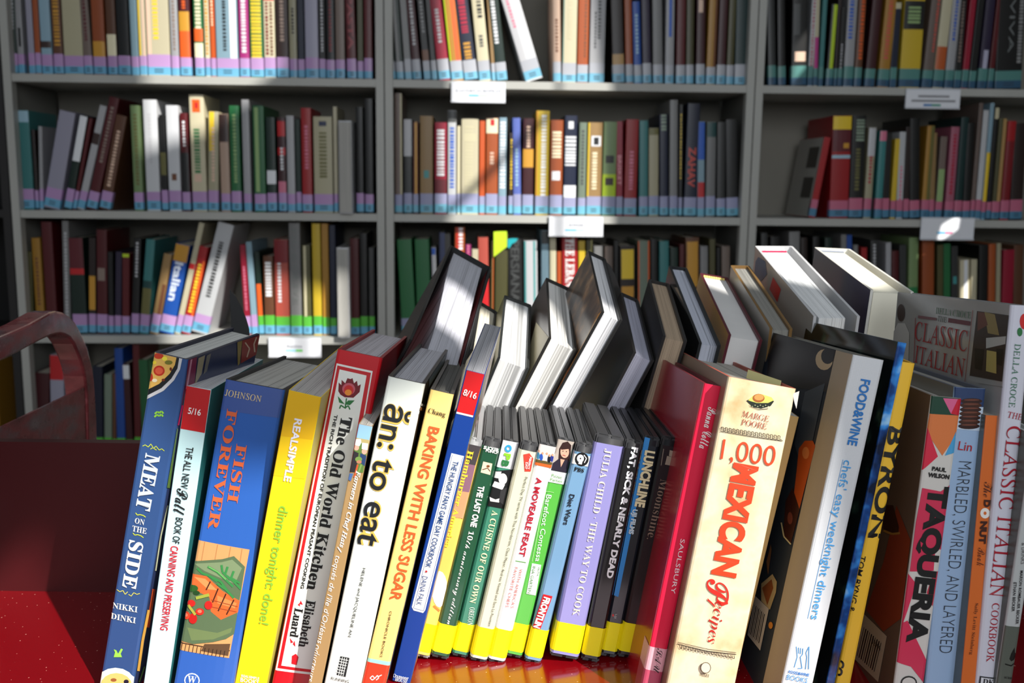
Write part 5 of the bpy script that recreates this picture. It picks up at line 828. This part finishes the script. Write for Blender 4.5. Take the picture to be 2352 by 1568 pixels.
art('b_cream', 'left', 'jacket_picture', [((210, 196, 156), [(1262, 782), (1232, 740), (1190, 900), (1180, 940), (1240, 850)])])
book('b_photo', 'book', 'tall leaning hardback with brown food photograph on its cover', BK['b_photo'], (30, 30, 30), (90, 66, 44), page=(232, 232, 236), flip=True, group=GR2, pagekind='signature', lkind='brownblots', gloss=.5)
art('b_photo', 'left', 'jacket_picture', [((222, 150, 60), [(1350, 770), (1374, 722), (1384, 722), (1300, 880), (1276, 920), (1270, 915)]), ((240, 220, 180), ('s', 5, [(1372, 735), (1346, 782)])), ((206, 92, 30), ('s', 7, [(1310, 850), (1286, 900)]))])
book('b_blue', 'book', 'dark hardback with bluish grey pages left of the old brown book', BK['b_blue'], (34, 32, 32), page=(186, 186, 204), flip=True, group=GR2, gloss=.2)
book('b_old', 'book', 'old black hardback with browned pages and frayed cloth corners', BK['b_old'], (38, 36, 36), page=(186, 164, 140), flip=True, group=GR2, rough=.6)
book('b_gloss', 'book', 'black hardback in glinting clear film with bluish page sections', BK['b_gloss'], (24, 26, 28), (30, 30, 30), (30, 60, 40), page=(186, 190, 204), flip=True, group=GR2, gloss=1, rough=.12, pagekind='signature')
book('b_gold', 'book', 'hardback with ochre and maroon cover and smooth white page block', BK['b_gold'], (150, 120, 70), (196, 140, 50), (90, 30, 40), (86, 26, 38), page=(224, 222, 220), flip=True, group=GR2, pagekind='paper')
fr = FR['b_gold']
for i in range(9):
    x = .004 + (fr.w - .008) * (i + .5) / 9
    mesh('headband_stitch', [(x - .0011, fr.d - .006, fr.h - .0025), (x + .0011, fr.d - .006, fr.h - .0025), (x + .0011, fr.d - .003, fr.h - .001), (x - .0011, fr.d - .003, fr.h - .001)], [(0, 1, 2, 3)], [M((236, 214, 120), .6)], None, fr.root)
book('b_grey', 'book', 'grey brown hardback with ochre edged boards left of the big white book', BK['b_grey'], (110, 104, 96), (150, 146, 138), (150, 112, 50), (120, 90, 48), page=(150, 148, 142), flip=True, group=GR2)
book('b_white', 'book', 'big white hardback with red square sticker and red headband', BK['b_white'], (226, 228, 230), (176, 172, 166), (60, 60, 66), (196, 196, 198), page=(240, 241, 242), flip=True, group=GR2, pagekind='pages', taper=(.006, .030, .003, .032), gloss=.3)
art('b_white', 'left', 'jacket_picture', [((206, 34, 40), [(1776, 636), (1794, 664), (1786, 694), (1768, 664)]), ((50, 90, 130), [(1742, 590), (1758, 600), (1762, 630), (1748, 646), (1732, 636), (1736, 600)])])
mesh('headband', [(.004, FR['b_white'].d - .016, FR['b_white'].h - .0026), (.032, FR['b_white'].d - .016, FR['b_white'].h - .0026), (.032, FR['b_white'].d - .012, FR['b_white'].h - .002), (.004, FR['b_white'].d - .012, FR['b_white'].h - .002)], [(0, 1, 2, 3)], [M((214, 36, 84), .6)], None, FR['b_white'].root)
book('b_cream2', 'book', 'big hardback with cream pages and dark blue cover at right of the back row', BK['b_cream2'], (230, 230, 226), (36, 46, 84), (200, 198, 190), (216, 214, 206), page=(240, 236, 218), flip=True, group=GR2, pagekind='paper', taper=(.004, .030, .003, .031))
fr = FR['b_cream2']
mesh('headband', [(.004, fr.d - .012, fr.h - .0026), (.031, fr.d - .012, fr.h - .0026), (.031, fr.d - .006, fr.h - .0018), (.004, fr.d - .006, fr.h - .0018)], [(0, 1, 2, 3)], [M((150, 156, 170), .6)], None, fr.root)
# black divider sheet poking up at the far left
q = [at_y(x, y, 1.06) for x, y in ((527, 664), (540, 680), (553, 704), (564, 732), (571, 756), (574, 800))]
zb = CZ - .375; q += [Vector((q[-1].x + .02, 1.06, zb)), Vector((q[0].x + .003, 1.06, zb))]
o = prism('folder', q, (0, .003, 0), M((30, 32, 34), .5)); tag(o, 'black card folder corner sticking up behind the navy book', 'folder')
# curved jacket of a second book behind the photo one
q = [at_y(x, y, 1.10) for x, y in ((1388, 596), (1404, 612), (1420, 650), (1431, 690), (1438, 735), (1440, 790))]
q += [Vector((q[-1].x - .10, 1.10, zb)), Vector((q[0].x - .10, 1.10, zb))]
o = prism('book', q, (.004, .10, -.004), M((44, 42, 40), .2, coat=.6)); tag(o, 'thin dark glossy booklet behind the leaning food photograph book', 'book', GR2)
# ------------------------------------------------------------------ red metal book cart
RED = M((126, 6, 16), .20, spec=.6, kind='dusty', coat=.6); RED2 = M((120, 6, 16), .3, coat=.4); WORN_SHEEN = M((150, 66, 70), .26, metal=.25, kind='worn', coat=.5); DK = M((40, 8, 10), .5)
cart = bpy.data.objects.new('book_cart', None); COL.objects.link(cart); cart.location = (0, .9, 0)
tag(cart, 'red metal library book cart with rounded end handle holding two rows of books', 'cart')
bpy.context.view_layer.update()
XE = -.49; XR = .49; YF, YB = .585, 1.185
def cpart(o): o.parent = cart; o.matrix_parent_inverse = cart.matrix_world.inverted(); return o
zf = lambda y: CZ - .3905 - (y - .77) * .02
zk = lambda y: CZ - .403 + max(0, (y - .94)) * .2
cpart(hexa('shelf_board', [(XE, YF, zf(YF) - .012), (XR, YF, zf(YF) - .012), (XR, .908, zf(.908) - .012), (XE, .908, zf(.908) - .012)], [(XE, YF, zf(YF)), (XR, YF, zf(YF)), (XR, .908, zf(.908)), (XE, .908, zf(.908))], RED))
cpart(hexa('shelf_board', [(XE, .92, zk(.92) - .012), (XR, .92, zk(.92) - .012), (XR, YB, zk(YB) - .012), (XE, YB, zk(YB) - .012)], [(XE, .92, zk(.92)), (XR, .92, zk(.92)), (XR, YB, zk(YB)), (XE, YB, zk(YB))], RED))
cpart(box('divider_panel', (XE, .908, CZ - .43), (XR, .920, CZ - .2462), M((62, 2, 7), .5)))  # cart red darkened so the colour carries the divider's shade
cpart(box('front_lip', (XE, YF - .002, zf(YF) - .03), (XR, YF, zf(YF) - .0), RED2))
cpart(box('lower_shelf', (XE, YF, .38), (XR, YB, .395), RED2)); cpart(box('bottom_shelf', (XE, YF, .14), (XR, YB, .155), RED2))
def to_plane(pts, X): return [at_x(x, y, X) for x, y in pts]
# end panel: its top edge rises to the far side in the picture
pt_ = at_x(0, 1001, XE + .001); pf = at_x(196, 889, XE + .001)
for X, nm in ((XE, 'end_panel'), (XR + .004, 'end_panel')):
    q = [Vector((X, YF, pf.z)), Vector((X, pf.y, pf.z)), Vector((X, pf.y, .14)), Vector((X, YF, .14))]
    cpart(prism(nm, q, (-.003, 0, 0), WORN_SHEEN))
# handle loop, traced from its inner face and given the thickness of the bar
outer = [(0, 774), (40, 757), (69, 744), (92, 731), (115, 718), (131, 714), (146, 717), (161, 726), (174, 741), (184, 758), (194, 780), (202, 800), (209, 828), (214, 848), (218, 880), (220, 912), (223, 960), (224, 1008)]
inner = [(0, 829), (40, 811), (69, 795), (92, 783), (115, 772), (128, 768), (138, 767), (149, 769), (161, 776), (171, 790), (179, 808), (186, 826), (191, 842), (196, 864), (199, 890), (201, 915), (202, 960), (203, 1008)]
for X, sg, nm in ((XE, -1, 'handle'), (XR + .03, -1, 'handle')):
    a = [at_x(x, y, XE + .002) for x, y in outer]; b = [at_x(x, y, XE + .002) for x, y in inner]
    # carry the straight part on towards the viewer and both legs down
    da = (a[0] - a[2]).normalized(); zt = a[0].z; wdt = (a[0] - b[0]).length
    c0 = Vector((a[0].x, .70, a[0].z + da.z * .10)); c1 = Vector((a[0].x, .66, c0.z - .02)); c2 = Vector((a[0].x, .64, c0.z - .08)); c3 = Vector((a[0].x, .64, .2))
    d0 = Vector((a[0].x, .70, b[0].z)); d1 = Vector((a[0].x, .68, b[0].z - .01)); d2 = Vector((a[0].x, .67, c0.z - .09)); d3 = Vector((a[0].x, .67, .2))
    A = [c3, c2, c1, c0] + a + [Vector((a[-1].x, a[-1].y, .2))]; B = [d3, d2, d1, d0] + b + [Vector((b[-1].x, b[-1].y, .2))]
    dx = X - XE; n = len(A); th = -.026
    vs = []
    for p, q in zip(A, B): vs += [p + Vector((dx, 0, 0)), q + Vector((dx, 0, 0)), q + Vector((dx + th, 0, 0)), p + Vector((dx + th, 0, 0))]
    fs = []
    for k in range(n - 1):
        for j in range(4): fs.append((4 * k + j, 4 * k + (j + 1) % 4, 4 * k + 4 + (j + 1) % 4, 4 * k + 4 + j))
    fs += [(3, 2, 1, 0), (4 * n - 4, 4 * n - 3, 4 * n - 2, 4 * n - 1)]
    o = mesh(nm, vs, fs, [WORN_SHEEN], None, None, smooth=False); bv = o.modifiers.new('bevel', 'BEVEL'); bv.width = .0025; bv.segments = 2; bv.limit_method = 'ANGLE'
    cpart(o)
for x in (XE + .03, XR - .03):
    for y in (YF + .06, YB - .06):
        cpart(box('caster_fork', (x - .012, y - .02, .08), (x + .012, y + .02, .14), DK))
        bm = bmesh.new(); bmesh.ops.create_cone(bm, cap_ends=True, segments=20, radius1=.045, radius2=.045, depth=.022, matrix=Matrix.Translation((x, y, .045)) @ Matrix.Rotation(math.pi / 2, 4, 'Y'))
        me = bpy.data.meshes.new('wheel'); bm.to_mesh(me); bm.free(); me.materials.append(DK); cpart(link(bpy.data.objects.new('wheel', me)))
